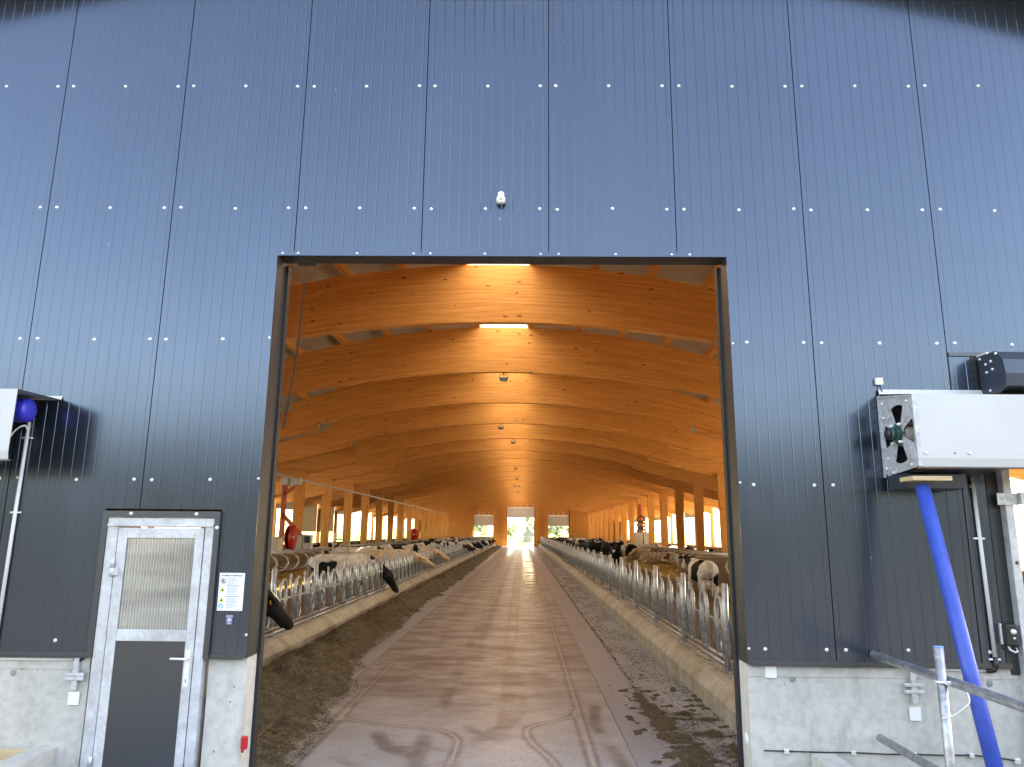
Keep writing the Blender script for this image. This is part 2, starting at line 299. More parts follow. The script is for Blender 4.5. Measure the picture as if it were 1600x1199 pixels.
# ------------------------------------------------------------------ mesh helpers
class MB:
    def __init__(s): s.v = []; s.f = []; s.mi = []; s.sm = []
    def add(s, vs, fs, mi=0, smooth=False):
        o = len(s.v); s.v += [tuple(p) for p in vs]
        for f in fs: s.f.append(tuple(i+o for i in f)); s.mi.append(mi); s.sm.append(smooth)
        return s
    def box(s, x0, x1, y0, y1, z0, z1, mi=0):
        v = [(x, y, z) for z in (z0, z1) for y in (y0, y1) for x in (x0, x1)]
        return s.add(v, [(0, 2, 3, 1), (4, 5, 7, 6), (0, 1, 5, 4), (2, 6, 7, 3), (0, 4, 6, 2), (1, 3, 7, 5)], mi)
    def bbox(s, x0, x1, y0, y1, z0, z1, bv=.006, mi=0):
        bm = bmesh.new(); bmesh.ops.create_cube(bm, size=1)
        for v in bm.verts: v.co = Vector(((x0+x1)/2+v.co.x*(x1-x0), (y0+y1)/2+v.co.y*(y1-y0), (z0+z1)/2+v.co.z*(z1-z0)))
        bmesh.ops.bevel(bm, geom=bm.edges[:], offset=bv, segments=2, affect='EDGES', profile=.5)
        bm.verts.index_update(); s.add([v.co[:] for v in bm.verts], [[v.index for v in f.verts] for f in bm.faces], mi); bm.free(); return s
    def loft(s, secs, n=12, mi=0, cap=True, smooth=True):
        """secs: (center, u axis vector, v axis vector) with radii baked in"""
        vs = []; fs = []
        for c, u, v in secs:
            c, u, v = Vector(c), Vector(u), Vector(v)
            for k in range(n):
                a = 2*math.pi*k/n; vs.append(c+u*math.cos(a)+v*math.sin(a))
        for i in range(len(secs)-1):
            for k in range(n):
                k2 = (k+1) % n; fs.append((i*n+k, i*n+k2, (i+1)*n+k2, (i+1)*n+k))
        if cap: fs.append(tuple(range(n-1, -1, -1))); fs.append(tuple((len(secs)-1)*n+k for k in range(n)))
        return s.add(vs, fs, mi, smooth)
    def tube(s, pts, r, n=8, mi=0, closed=False):
        pts = [Vector(p) for p in pts]; secs = []; m = len(pts); pu = None
        for i, p in enumerate(pts):
            if closed: t = (pts[(i+1) % m]-pts[i-1])
            else: t = (pts[min(i+1, m-1)]-pts[max(i-1, 0)])
            t.normalize()
            if pu is None: pu = t.orthogonal().normalized()
            else:
                pu = (pu-t*pu.dot(t)); pu = pu.normalized() if pu.length > 1e-6 else t.orthogonal().normalized()
            rr = r[i] if isinstance(r, (list, tuple)) else r
            secs.append((p, pu*rr, t.cross(pu)*rr))
        if closed: secs.append(secs[0])
        return s.loft(secs, n, mi, not closed)
    def cyl(s, a, b, r, n=16, mi=0, r2=None):
        return s.tube([a, b], [r, r if r2 is None else r2], n, mi)
    def poly(s, pts, d, mi=0):
        """extrude an outline (list of 3-D points, planar) by vector d"""
        n = len(pts); d = Vector(d); vs = [Vector(p) for p in pts]+[Vector(p)+d for p in pts]
        fs = [tuple(range(n)), tuple(range(2*n-1, n-1, -1))]+[(i, i+n, (i+1) % n+n, (i+1) % n) for i in range(n)]
        return s.add(vs, fs, mi)
    def mesh(s, name, mats):
        me = bpy.data.meshes.new(name); me.from_pydata(s.v, [], s.f)
        for m in (mats if isinstance(mats, (list, tuple)) else [mats]): me.materials.append(m)
        me.polygons.foreach_set('material_index', s.mi); me.polygons.foreach_set('use_smooth', s.sm)
        bm = bmesh.new(); bm.from_mesh(me); bmesh.ops.recalc_face_normals(bm, faces=bm.faces[:]); bm.to_mesh(me); bm.free()
        me.update(); return me
    def build(s, name, mats, parent=None, loc=None):
        return link(name, s.mesh(name, mats), parent, loc)
def link(name, me, parent=None, loc=None):
    o = bpy.data.objects.new(name, me); col.objects.link(o)
    if parent is not None: o.parent = parent
    if loc is not None: o.location = loc
    return o
def tag(o, label=None, cat=None, group=None, kind=None):
    if label: o['label'] = label
    if cat: o['category'] = cat; o['kind'] = 'thing'
    if group: o['group'] = group
    if kind: o['kind'] = kind
    return o
def thing(name, loc, label, cat, group=None):
    o = bpy.data.objects.new(name, None); col.objects.link(o); o.location = loc; o.empty_display_size = .1
    return tag(o, label, cat, group)
def copy_tree(o, parent=None):
    c = o.copy(); col.objects.link(c)
    if parent is not None: c.parent = parent
    for ch in list(o.children): copy_tree(ch, c)
    return c
ORD = ['first', 'second', 'third', 'fourth', 'fifth', 'sixth', 'seventh', 'eighth', 'ninth', 'tenth', 'eleventh', 'twelfth', 'thirteenth', 'fourteenth', 'fifteenth', 'sixteenth', 'seventeenth', 'eighteenth', 'nineteenth', 'twentieth']
TENS = {2: 'twenty', 3: 'thirty', 4: 'forty'}
def nth(i):
    i += 1
    if i <= 20: return ORD[i-1]
    t, u = divmod(i, 10)
    return {2: 'twentieth', 3: 'thirtieth', 4: 'fortieth'}[t] if u == 0 else TENS[t]+'-'+ORD[u-1]
def text_mesh(body, size, align='CENTER', bold=0):
    cu = bpy.data.curves.new('lettering', 'FONT'); cu.body = body; cu.size = size; cu.align_x = align; cu.align_y = 'CENTER'; cu.offset = bold; cu.extrude = .0004
    o = bpy.data.objects.new('lettering', cu); col.objects.link(o)
    dg = bpy.context.evaluated_depsgraph_get(); dg.update(); me = bpy.data.meshes.new_from_object(o.evaluated_get(dg))
    bpy.data.objects.remove(o); bpy.data.curves.remove(cu); return me

AX = -.55                      # ridge line of the barn
def zroof(x):
    d = abs(x-AX)
    return 7.93-.0268*d*d if d < 7.4 else 6.462-.28*(d-7.4)
YB = [8.75+4.9*k for k in range(-1, 19)]
KL, KR = -3.8, 2.29             # kerb faces
FL, FR = -4.05, 2.65            # feed fences
WLX, WRX = -15.05, 13.95        # side walls
YE = 100.0                      # far gable
#@@SETTING
# ------------------------------------------------------------------ ground and floors
for x0, x1, y0, y1, nm, m_ in ((-600, 600, -600, 0, 'yard', YARD), (-600, WLX, 0, 101, 'ground', GROUND), (WRX, 600, 0, 101, 'ground', GROUND), (WLX, WRX, 0, 101, 'ground', GROUND)):
    tag(MB().add([(x0, y0, -.12), (x1, y0, -.12), (x1, y1, -.12), (x0, y1, -.12)], [(0, 1, 2, 3)]).build(nm, m_), kind='structure')
tag(MB().add([(-900, 101, -.12), (900, 101, -.12), (900, 1500, -.12), (-900, 1500, -.12)], [(0, 1, 2, 3)]).build('meadow', GRASS), kind='structure')
b = MB(); n_h = 60                # added unseen ridge, shaped to darken what the lower wall sheets mirror
ang = [(-1.25+2.5*i/n_h) for i in range(n_h+1)]
for i in range(n_h):
    q = []
    for a, rr, z in ((ang[i], 40, -.13), (ang[i+1], 40, -.13), (ang[i+1], 56, 10.5+1.5*noise.noise((ang[i+1]*6, 0, 0))), (ang[i], 56, 10.5+1.5*noise.noise((ang[i]*6, 0, 0)))):
        q.append((rr*1.5*math.sin(a), -6-rr*math.cos(a)*.9, z))
    b.add(q, [(0, 1, 2, 3)])
tag(b.build('reflection_blocker', BLOCKER), kind='structure')
tag(MB().box(WLX-.2, WRX+.2, .3, YE+.3, -.11, -.006).build('barn_floor', COWFLOOR), kind='structure')

tracks_d = [[(-2.1, 95), (-2.07, 7.9), (-2.04, 3.05), (-1.95, 2.6), (-1.5, 2.35), (-.95, 2.2), (-.7, 1.95), (-.63, 1.6), (-.66, .8), (-.7, -.6)],
            [(.78, 95), (.68, 5.1), (.64, 3.1), (.5, 2.72), (.15, 2.4), (.06, 2.15), (.12, 1.7), (.33, .95), (.45, -.5)]]
tracks_w = [[(-1.05, 95), (-.95, 6), (-.98, 3.4), (-.8, 2.6), (-.3, 1.9), (.3, 1.2), (.5, .3), (.55, -.5)],
            [(-.25, 95), (-.2, 9), (-.1, 5.5), (.05, 3.6), (-.1, 2.6), (-.5, 1.6), (-.7, .5)],
            [(-1.5, 2.0), (-1.3, 1.5), (-.95, 1.1), (-.9, .3), (-1.0, -.5)], [(-1.75, 1.15), (-1.4, .9), (-.9, .95), (-.6, 1.2), (-.75, 1.45), (-1.2, 1.5)],
            [(.9, 3.3), (.82, 2.4), (.92, 1.2), (1.0, .3)], [(-.1, 2.5), (.3, 2.2), (.55, 1.7)], [(-2.4, 1.2), (-1.7, .5), (-1.1, .1)]]
def pdist(P, line):
    d = np.full(len(P), 9.0)
    for a, b_ in zip(line[:-1], line[1:]):
        a, b_ = np.array(a), np.array(b_); ab = b_-a; t = np.clip(((P-a)@ab)/(ab@ab), 0, 1)
        d = np.minimum(d, np.linalg.norm(P-(a+t[:, None]*ab), axis=1))
    return d
def smooth_line(l, n=8):
    l = [Vector(p).to_3d() for p in l]; out = []
    for i in range(len(l)-1):
        p0, p1, p2, p3 = l[max(i-1, 0)], l[i], l[i+1], l[min(i+2, len(l)-1)]
        if (p2-p1).length > 6: out.append((p1.x, p1.y)); continue
        for k in range(n):
            t = k/n; p = .5*((2*p1)+(p2-p0)*t+(2*p0-5*p1+4*p2-p3)*t*t+(-p0+3*p1-3*p2+p3)*t**3); out.append((p.x, p.y))
    out.append((l[-1].x, l[-1].y)); return out
def floor_grid(x0, x1, y0, y1, nx, ny, zz):
    xs = np.linspace(x0, x1, nx+1); ys = np.linspace(y0, y1, ny+1)
    X, Y = np.meshgrid(xs, ys); P = np.stack([X.ravel(), Y.ravel()], 1)
    i = np.arange(nx*ny); r_ = i//nx; c_ = i % nx; a = r_*(nx+1)+c_
    return P, np.stack([a, a+1, a+nx+2, a+nx+1], 1)
P1, F1 = floor_grid(-2.38, 1.06, -3, 14, 138, 640, 0); P2, F2 = floor_grid(-2.38, 1.06, 14, YE+1, 138, 90, 0)
PP = np.concatenate([P1, P2]); FF = np.concatenate([F1, F2+len(P1)])
dark = np.zeros(len(PP)); light = np.zeros(len(PP))
for l in tracks_d:
    l = smooth_line(l); d = pdist(PP, l)
    dark = np.maximum(dark, .8*np.exp(-((d-.035)/.028)**2)); light = np.maximum(light, .5*np.exp(-(d/.014)**2))
patchy = np.array([noise.fractal((x*1.7, y*.9, 11), 1, 2, 5) for x, y in PP[:, :2]])
patchy = np.clip(.45+1.5*patchy, 0, 1)
for l, wd in zip(tracks_w, (.11, .12, .12, .09, .1, .05, .12)):
    d = pdist(PP, smooth_line(l)); dark = np.maximum(dark, .75*patchy*np.clip((wd-d)/.07, 0, 1))
for xl, wd, st in ((-.10, .02, 1.0), (-.78, .10, .9), (-.30, .06, .75), (1.0, .03, .6), (.2, .03, .35), (.72, .12, .35), (-1.55, .12, .4)):
    dark = np.maximum(dark, st*np.exp(-((PP[:, 0]-xl)/wd)**2)*np.clip((PP[:, 1]-4)/8, 0, 1))
for yj in np.arange(6, 99, 6.0): dark = np.maximum(dark, .5*np.exp(-((PP[:, 1]-yj)/.02)**2))
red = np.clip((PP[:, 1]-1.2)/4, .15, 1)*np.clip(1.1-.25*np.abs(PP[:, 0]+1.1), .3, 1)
wet = np.clip((PP[:, 1]-9)/22, 0, 1)*np.clip(1-np.abs(PP[:, 0]-.38)/.40, 0, 1)**.4+.8*np.clip((PP[:, 1]-45)/25, 0, 1)*np.clip(1-np.abs(PP[:, 0]+1.25)/.4, 0, 1)**.5
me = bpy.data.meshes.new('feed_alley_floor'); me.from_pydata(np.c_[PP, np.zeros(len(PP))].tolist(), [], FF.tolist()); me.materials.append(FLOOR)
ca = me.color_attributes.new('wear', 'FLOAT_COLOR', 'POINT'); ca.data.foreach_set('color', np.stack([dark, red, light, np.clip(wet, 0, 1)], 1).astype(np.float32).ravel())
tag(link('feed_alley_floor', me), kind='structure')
for x0, x1, nm in ((KL-.02, -2.385, 'feed_table_strip'), (1.065, KR+.02, 'feed_table_strip')):
    tag(MB().add([(x0, -3, -.004), (x1, -3, -.004), (x1, YE+1, -.004), (x0, YE+1, -.004)], [(0, 1, 2, 3)]).build(nm, STRIP), kind='structure')
b = MB().box(-2.3845, -2.3805, -3, YE, -.09, .0015).box(1.0605, 1.0645, -3, YE, -.09, .0015)
tag(b.build('floor_joint', DARK), kind='structure')

# ------------------------------------------------------------------ kerbs
def kerb(face, sgn, label):
    prof = [(0, -.05), (0, .2), (.02, .23), (.13, .355), (.2, .37), (.48, .365), (.48, -.05)]
    b = MB(); rngk = random.Random(3)
    y = .3
    while y < YE:
        y2 = min(y+4.9, YE)
        b.poly([(face+sgn*p, y+.006, z) for p, z in prof], (0, y2-y-.012, 0)); y = y2
    o = b.build('feed_kerb', KERB); return tag(o, label, 'kerb')
kerb(KL, -1, 'pale concrete kerb that holds back the dark silage heap')
kerb(KR, 1, 'concrete kerb beside the swept strip with only scattered feed')

# ------------------------------------------------------------------ front wall
wall = thing('front_wall', (0, 0, 0), 'blue-grey ribbed metal gable wall around the tall barn doorway', 'wall')
S = [.2225+1.1475*k for k in range(-12, 13)]
def ribbed(b, x0, x1, z0, z1, o):
    """sheet with narrow grooves every 96 mm counted from panel edge o"""
    xs = [(x0, 0)]; k = 0
    g = .0956
    while True:
        xc = o+g*(k+.5)
        if xc > x1-.012: break
        if xc > x0+.012: xs += [(xc-.0055, 0), (xc-.002, .0026), (xc+.002, .0026), (xc+.0055, 0)]
        k += 1
    xs.append((x1, 0)); n = len(xs)
    vs = [(x, y, z) for z in (z0, z1) for x, y in xs]
    b.add(vs, [(i, i+1, n+i+1, n+i) for i in range(n-1)])
    b.box(x0, x1, .0055, .1, z0, z1)
ROWS = [6.198, 4.957, 3.715, 2.484, 1.176]
scr = MB().loft([((0, .002, 0), (.0155, 0, 0), (0, 0, .0155)), ((0, -.003, 0), (.0145, 0, 0), (0, 0, .0145))], 12).loft([((0, -.003, 0), (.011, 0, 0), (0, 0, .011)), ((0, -.009, 0), (.009, 0, 0), (0, 0, .009))], 6, smooth=False).mesh('screw', ZINCB)
OPN_R = (4.02, 6.6, 3.62)
for i in range(len(S)-1):
    x0, x1 = S[i]+.004, S[i+1]-.004; k = i-12
    if k < -6 or k > 8: continue
    zt = min(zroof(x0), zroof(x1), 9)-.05; b = MB(); ok = lambda x, z: True
    if k == -4: ribbed(b, x0, -3.507, 1.09, 2.24, x0); ribbed(b, x0, x1, 2.24, zt, x0); ok = lambda x, z: z > 2.3 or x < -3.5
    elif k == -3: ribbed(b, -2.52, -2.237, 1.09, 2.24, x0); ribbed(b, x0, -2.237, 2.24, 4.53, x0); ribbed(b, x0, x1, 4.53, zt, x0); ok = lambda x, z: (z > 2.3 or x > -2.52) and (z > 4.5 or x < -2.2)
    elif -2 <= k <= 1: ribbed(b, x0, x1, 4.53, zt, x0); ok = lambda x, z: z > 4.5
    elif x0 > 6.6 or x0 < 3.0: ribbed(b, x0, x1, 1.09, zt, x0)
    elif x0 < 4.0: ribbed(b, x0, 3.9, 1.09, 3.60, x0); ribbed(b, x0, x1, 3.625, zt, x0); ok = lambda x, z: x < 3.88 or z > 3.7
    else: ribbed(b, x0, x1, 3.625, zt, x0); ok = lambda x, z: z > 3.7
    b.v = [(x, y, zroof(x)+.02) if z > zt-1e-4 else (x, y, z) for x, y, z in b.v]
    p = b.build('wall_panel', PANEL, wall)
    if -5 <= k <= 4:
        for z in ROWS:
            for xx in (x0+.085-.012, (x0+x1)/2, x1-.085+.012):
                xx += rng.normal(0, .004)
                if ok(xx, z):
                    link('screw', scr, p, (xx, 0, z+rng.normal(0, .004)))
# panel k=1 spans .2225+1.1475..2.5175: right of the doorway it runs down to the plinth
b = MB(); ribbed(b, 1.828, S[14]-.004, 1.09, 4.53, S[13]+.004); p = b.build('wall_panel', PANEL, wall)
for z in ROWS[2:]:
    for xx in (1.95, 2.445): link('screw', scr, p, (xx+rng.normal(0, .004), 0, z))
# door surround: folded sheet, 70 mm proud face and a dark reveal
b = MB()
b.box(-2.248, 1.837, -.012, .0, 4.497, 4.535); b.box(-2.248, -2.216, -.012, .0, 1.06, 4.4968); b.box(1.805, 1.837, -.012, .0, 1.06, 4.4968)
p = b.build('door_surround', PANEL, wall)
for xx in (-2.17, -2.03, -1.5, -.99, -.84, -.35, .15, .31, .82, 1.32, 1.48): link('screw', scr, p, (xx, -.0125, 4.518)).scale = (.75, 1, .75)
for xx, zz in ((-2.232, 3.73), (-2.232, 2.5), (-2.232, 1.24), (1.821, 3.7), (1.821, 2.5), (1.821, 1.18)): link('screw', scr, p, (xx, -.0125, zz)).scale = (.75, 1, .75)
b = MB(); b.box(-2.236, -2.216, .0005, .25, 1.06, 4.4968); b.box(1.805, 1.825, .0005, .25, 1.06, 4.4968); b.box(-2.2158, 1.8048, .0005, .19, 4.497, 4.517)
b.build('door_reveal', REVEAL, wall)
b = MB(); b.box(-2.23, -2.196, .2505, .33, 0, 4.49); b.box(1.785, 1.82, .2505, .33, 0, 4.49); b.box(-2.195, 1.784, .24, .28, 4.53, 4.56)
b.build('door_seal', DARK, wall)
# concrete plinth: left of door, personnel door pillar, right
b = MB(); b.box(-8, -3.5, .03, .30, -.12, 1.085).box(-2.53, -2.222, .03, .25, -.12, 1.085)
b.box(-8, -3.5, .022, .0298, .955, 1.085)
pl = b.build('concrete_plinth', CONC, wall)
b = MB(); b.box(1.811, 3.98, .03, .25, -.12, 1.085).box(6.7, 13, .03, .30, -.12, 1.085).box(1.811, 3.98, .022, .0298, .965, 1.085)
pr = b.build('concrete_plinth', CONC, wall)
for px, pz, par in ((-4.121, .918, pl), (2.171, .944, pr), (3.726, .929, pr)):
    b = MB(); b.tube([(px+.022*math.cos(a), .029, pz+.022*math.sin(a)) for a in np.linspace(0, 6.283, 16)[:-1]], .004, 6, closed=True)
    b.cyl((px, .032, pz), (px, .0285, pz), .017, 14); b.build('tie_hole', m_concrete('tie_plug', (.36, .36, .36), (.3, .3, .3), (.4, .4, .4), holes=False) if par is pl else bpy.data.materials['tie_plug'], par)
b = MB()
for x0, x1 in ((-8, -3.507), (-2.52, -2.2485), (1.8375, 3.9)): MB().box(x0, x1, -.012, .028, 1.052, 1.0905).box(x0, x1, -.028, -.0122, 1.052, 1.056).build('drip_flashing', TRIM, wall)
b = MB(); b.box(3.9, 3.985, .012, .3, 1.0, 3.6).box(3.86, 3.8995, -.006, .02, 1.09, 3.6); b.build('corner_trim', REVEAL, wall)
b = MB(); b.box(3.67, 6.6, -.016, .02, 3.6, 3.632).box(3.667, 3.675, -.008, .02, 1.09, 3.6); b.build('lintel_flashing', TRIM, wall)
b = MB(); b.box(-8, -2.1, .1005, .29, 1.0855, 4.4).box(1.72, 3.98, .1005, .29, 1.0855, 4.4).box(-8, 6, .1005, .29, 4.41, 5.2)
b = MB()
for x0, x1, z0 in ((-8, -3.55, 1.09), (-2.5, -2.24, 1.09), (-3.55, -2.5, 2.22), (1.83, 3.97, 1.09)): b.box(x0, x1, .102, .24, z0, 4.515)
for x0, x1 in ((-8, -5), (-5, -2.4), (-2.4, 1.85), (1.85, 4.4)): b.box(x0, x1, .102, .285, 4.62, min(zroof(x0), zroof(x1))-.1)
b.build('inner_lining', WOODX, wall)

# roof ---------------------------------------------------------------
roof = thing('barn_roof', (AX, 50, 8), 'curved barn roof with timber purlins and pale insulated deck', 'roof')
ds = [.66, 2, 3.5, 5, 6.2, 7.4, 9, 11, 13, 15.2]
b = MB()
for s_ in (-1, 1):
    pts = [(s_*d, zroof(AX+d)-8) for d in ds]
    vs = [(x, y, z) for y in (-50.5, 51.2) for x, z in pts]+[(x, y, z+.16) for y in (-50.5, 51.2) for x, z in pts]
    n = len(pts); fs = []
    for i in range(n-1): fs += [(i, i+1, n+i+1, n+i), (2*n+i, 3*n+i, 3*n+i+1, 2*n+i+1), (i, 2*n+i, 2*n+i+1, i+1), (n+i, n+i+1, 3*n+i+1, 3*n+i)]
    fs += [(0, n, 3*n, 2*n), (n-1, 3*n-1, 4*n-1, 2*n-1)]
    b.add(vs, fs)
b.build('roof_deck', DECK, roof)
for s_ in (-1, 1):
    for d in (.74, 2.1, 3.3, 4.5, 5.7, 6.9, 8.4, 10.2, 12, 13.8):
        z = zroof(AX+d)-8
        MB().box(s_*d-.07, s_*d+.07, -49.65, 50, z-.2, z-.004).build('purlin', WOODY, roof)
b = MB()
for i in range(16):
    x0, x1 = -.66+.0825*i, -.66+.0825*(i+1)
    z = lambda x: .22+.10*(1-(x/.66)**2)-.12
    b.add([(x0, -50.4, z(x0)), (x1, -50.4, z(x1)), (x1, 51, z(x1)), (x0, 51, z(x0))], [(0, 1, 2, 3)])
b.build('ridge_skylight', SKYL, roof)
# verge board on the overhang
# ------------------------------------------------------------------ frames
def beam_mesh():
    b = MB(); xs = np.linspace(-7.4, 7.4, 41)
    zb = lambda x: 6.42-.019*x*x
    zt_ = lambda x: 7.70-.025*x*x
    vs = [(x, y, z) for x in xs for y, z in ((-.1, zb(x)), (.1, zb(x)), (.1, zt_(x)), (-.1, zt_(x)))]
    fs = [(4*i+j, 4*i+(j+1) % 4, 4*i+4+(j+1) % 4, 4*i+4+j) for i in range(40) for j in range(4)]+[(0, 1, 2, 3), (163, 162, 161, 160)]
    return b.add(vs, fs).mesh('glulam_beam', BEAM)
def side_beam_mesh(s_):
    b = MB(); p = [(6.5, 5.47), (14.5, 3.46), (14.5, 4.30), (7.5, 6.13), (6.5, 6.3)]
    return b.poly([(s_*x, -.09, z) for x, z in p], (0, .18, 0)).mesh('side_beam', WOODX)
def col_mesh(s_):
    return MB().poly([(-.19*1, -.1, 1.12), (.19, -.1, 1.12), (.26, -.1, 4.72-.065*s_), (-.26, -.1, 4.72+.065*s_)], (0, .2, 0)).mesh('timber_column', WOODZ)
bm_, sb_, cm_ = beam_mesh(), {s: side_beam_mesh(s) for s in (-1, 1)}, {s: col_mesh(s) for s in (-1, 1)}
outer = MB().box(-.1, .1, -.1, .1, -.05, 3.6).mesh('outer_post', WOODZ)
plate = MB().box(-.3, .3, -.125, -.105, 4.6, 4.68).mesh('bearing_plate', WOODX)
SIDE = {-1: 'hose reel side', 1: 'swept-strip side'}
for i, y in enumerate(YB):
    if i == 0:
        lab = 'curved glulam beam just inside above the barn doorway'
    else: lab = '%s curved glulam beam in view counting inward from the doorway' % nth(i-1)
    o = link('glulam_beam', bm_, None, (AX, y, 0)); tag(o, lab, 'beam', 'curved roof beams')
    for s_ in (-1, 1):
        sd_ = 'hose reel side' if s_ < 0 else 'side of the pied cow seen from behind'
        o = link('side_beam', sb_[s_], None, (AX, y+.2, 0)); tag(o, 'side beam lapped to the %s curved beam, %s' % (nth(i), sd_), 'beam', 'sloping side beams')
        o = link('timber_column', cm_[s_], None, (-10.5 if s_ < 0 else 9.4, y+.01, 0)); tag(o, '%s inner timber column from the doorway, %s' % (nth(i), sd_), 'column', 'inner timber columns')
        if s_ < 0:
            link('bearing_plate', plate, o)
        else: link('bearing_plate', plate, o)
        o = link('outer_post', outer, None, (WLX+.15 if s_ < 0 else WRX-.15, y, 0)); tag(o, '%s outer post between bright windows, %s' % (nth(i), sd_), 'post', 'outer wall posts')
        for yy, in ((y+2.45,),):
            pass

# side walls: low concrete, open bays with curtain rods, some sheeted bays
for s_ in (-1, 1):
    X = WLX if s_ < 0 else WRX; sd_ = 'red hose reels' if s_ < 0 else 'pied cow seen from behind'
    sw = thing('side_wall', (X, 50, 0), 'long barn side wall with open bright bays, side of the %s' % sd_, 'wall')
    MB().box(-.1, .1, -49.6, 50, -.1, 1.15).build('low_wall', WALLC, sw)
    MB().box(-.08, .08, -49.6, 50, 3.95, 4.2).build('eave_beam', WOODY, sw)
    closed = {-1: (8, 9), 1: (5, 6)}[s_]
    for i, y in enumerate(YB):
        if i in closed or y > 96:
            MB().box(-.03, .03, y+.12-50, y+4.78-50, 1.95 if s_ < 0 else 1.16, 3.94).build('wall_sheet', BOX, sw)
        elif y > 20:
            b = MB()
            for k in range(1, 4): b.cyl((0, y+k*1.22-50, 1.15), (0, y+k*1.22-50, 3.95), .03, 6)
            b.cyl((0, y-50, 2.2+.2*(i % 3)), (0, y+4.9-50, 2.2+.2*(i % 3)), .025, 6)
            b.build('curtain_rod', GALV, sw)
            if i % 3 == 1: MB().box(-.04, .04, y+.12-50, y+4.78-50, 3.35, 3.94).build('rolled_curtain', WHITE, sw)

# far gable
far = thing('far_gable_wall', (AX+.3, YE, 0), 'timber far end wall with three bright doorways', 'wall')
doors = [(-6.9, -4.14, 2.9), (-2.13, 1.70, 4.05), (3.72, 6.62, 2.93)]
x_prev = -15-AX
b = MB(); edges = [WLX]+[v for d in doors for v in d[:2]]+[WRX]
for a, c in zip(edges[0::2], edges[1::2]):
    n = 6
    for q in range(n):
        xa, xb = a+(c-a)*q/n, a+(c-a)*(q+1)/n
        b.box(xa-AX-.3, xb-AX-.3, 0, .2, -.1, min(zroof(xa), zroof(xb))-.02)
for a, c, h in doors:
    top = h+1.46
    b.box(a-AX-.3, c-AX-.3, 0, .2, top, min(zroof(a), zroof(c))-.02)
b.build('timber_lining', WOODX, far)
for a, c, h in doors:
    d_ = MB().box(a-AX-.3, c-AX-.3, .02, .09, h, h+1.45).build('raised_door', WHITE, far)
    b = MB(); b.box(a-AX-.33, a-AX-.27, -.08, -.005, 0, h+2).box(c-AX-.33, c-AX-.27, -.08, -.005, 0, h+2)
    for q in range(5): xx = a+(c-a)*q/4-AX-.3; b.box(xx-.04, xx+.04, -.06, -.004, h+1.46, h+2)
    b.build('door_track', WHITE, far)
b = MB()
for z in (.9, 1.8, 2.7, 3.6, 4.5):
    for a, c in zip(edges[0::2], edges[1::2]): b.box(a-AX-.2, c-AX-.4, -.1, -.005, z, z+.12)
b.build('girt', WOODX, far)
for a in (-3.9, -2.6, 2.1, 3.4, -7.2, 7.0):
    MB().box(a-.18-AX-.3, a+.18-AX-.3, -.3, -.105, 0, 5.6).build('gable_post', WOODZ, far)

# ------------------------------------------------------------------ personnel door
pd = thing('personnel_door', (-3.014, 0, 0), 'galvanised side door with ribbed milky window above a dark panel', 'door')
ox = 3.014
b = MB()
b.box(-3.507+ox, -3.463+ox, -.03, .02, 1.06, 2.168).box(-2.565+ox, -2.52+ox, -.03, .02, 1.06, 2.168).box(-3.507+ox, -2.52+ox, -.034, .02, 2.1682, 2.222)
p = b.build('door_trim', TRIM, pd)
for xx, zz in ((-3.27, 2.2), (-2.72, 2.2)): link('screw', scr, p, (xx+ox, -.036, zz))
link('screw', scr, p, (-2.54+ox, -.031, 2.09))
b = MB()
b.bbox(-3.4625+ox, -3.37+ox, -.022, .1, .0, 2.1675, .004).bbox(-2.64+ox, -2.5655+ox, -.022, .1, .0, 2.1675, .004).bbox(-3.3695+ox, -2.6405+ox, -.022, .1, 2.09, 2.1675, .004)
b.bbox(-3.46+ox, -2.57+ox, -.036, -.0225, 2.095, 2.115, .003)
b.build('door_frame', GALVD, pd)
b = MB()
b.bbox(-3.362+ox, -3.285+ox, -.03, .03, .05, 2.083, .003).bbox(-2.715+ox, -2.6455+ox, -.03, .03, .05, 2.083, .003)
b.bbox(-3.2845+ox, -2.7155+ox, -.0305, .03, 2.0, 2.083, .003).bbox(-3.2845+ox, -2.7155+ox, -.0305, .03, 1.185, 1.275, .003).bbox(-3.2845+ox, -2.7155+ox, -.0305, .03, .05, .16, .003)
leaf = b.build('door_leaf', GALVD, pd)
b = MB(); n = 41; vs = []
xs = np.linspace(-3.284, -2.716, n*6+1)+ox
ys = -.008-.012*np.abs(np.sin((xs-xs[0])/(xs[-1]-xs[0])*math.pi*23))
vs = [(x, y, 1.2755) for x, y in zip(xs, ys)]+[(x, y, 1.9995) for x, y in zip(xs, ys)]
b.add(vs, [(i, i+1, len(xs)+i+1, len(xs)+i) for i in range(len(xs)-1)], smooth=True)
b.box(-3.284+ox, -2.716+ox, -.004, .002, 1.2755, 1.9995)
b.build('ribbed_window', GLAZ, pd)
MB().box(-3.2843+ox, -2.7157+ox, -.022, .01, .1605, 1.1845).build('lower_panel', TRIM, pd)
b = MB(); b.bbox(-2.702+ox, -2.66+ox, -.038, -.0305, .84, 1.12, .003); b.cyl((-2.68+ox, -.034, 1.06), (-2.68+ox, -.085, 1.06), .011, 12); b.tube([(-2.675+ox, -.085, 1.06), (-2.72+ox, -.088, 1.061), (-2.80+ox, -.086, 1.062)], .0095, 10)
b.box(-2.684+ox, -2.678+ox, -.0395, -.0381, .875, .9, 1)
b.build('handle', [ZINCB, BLACKP], leaf)
for z in (1.8, 1.74, .27):
    pass
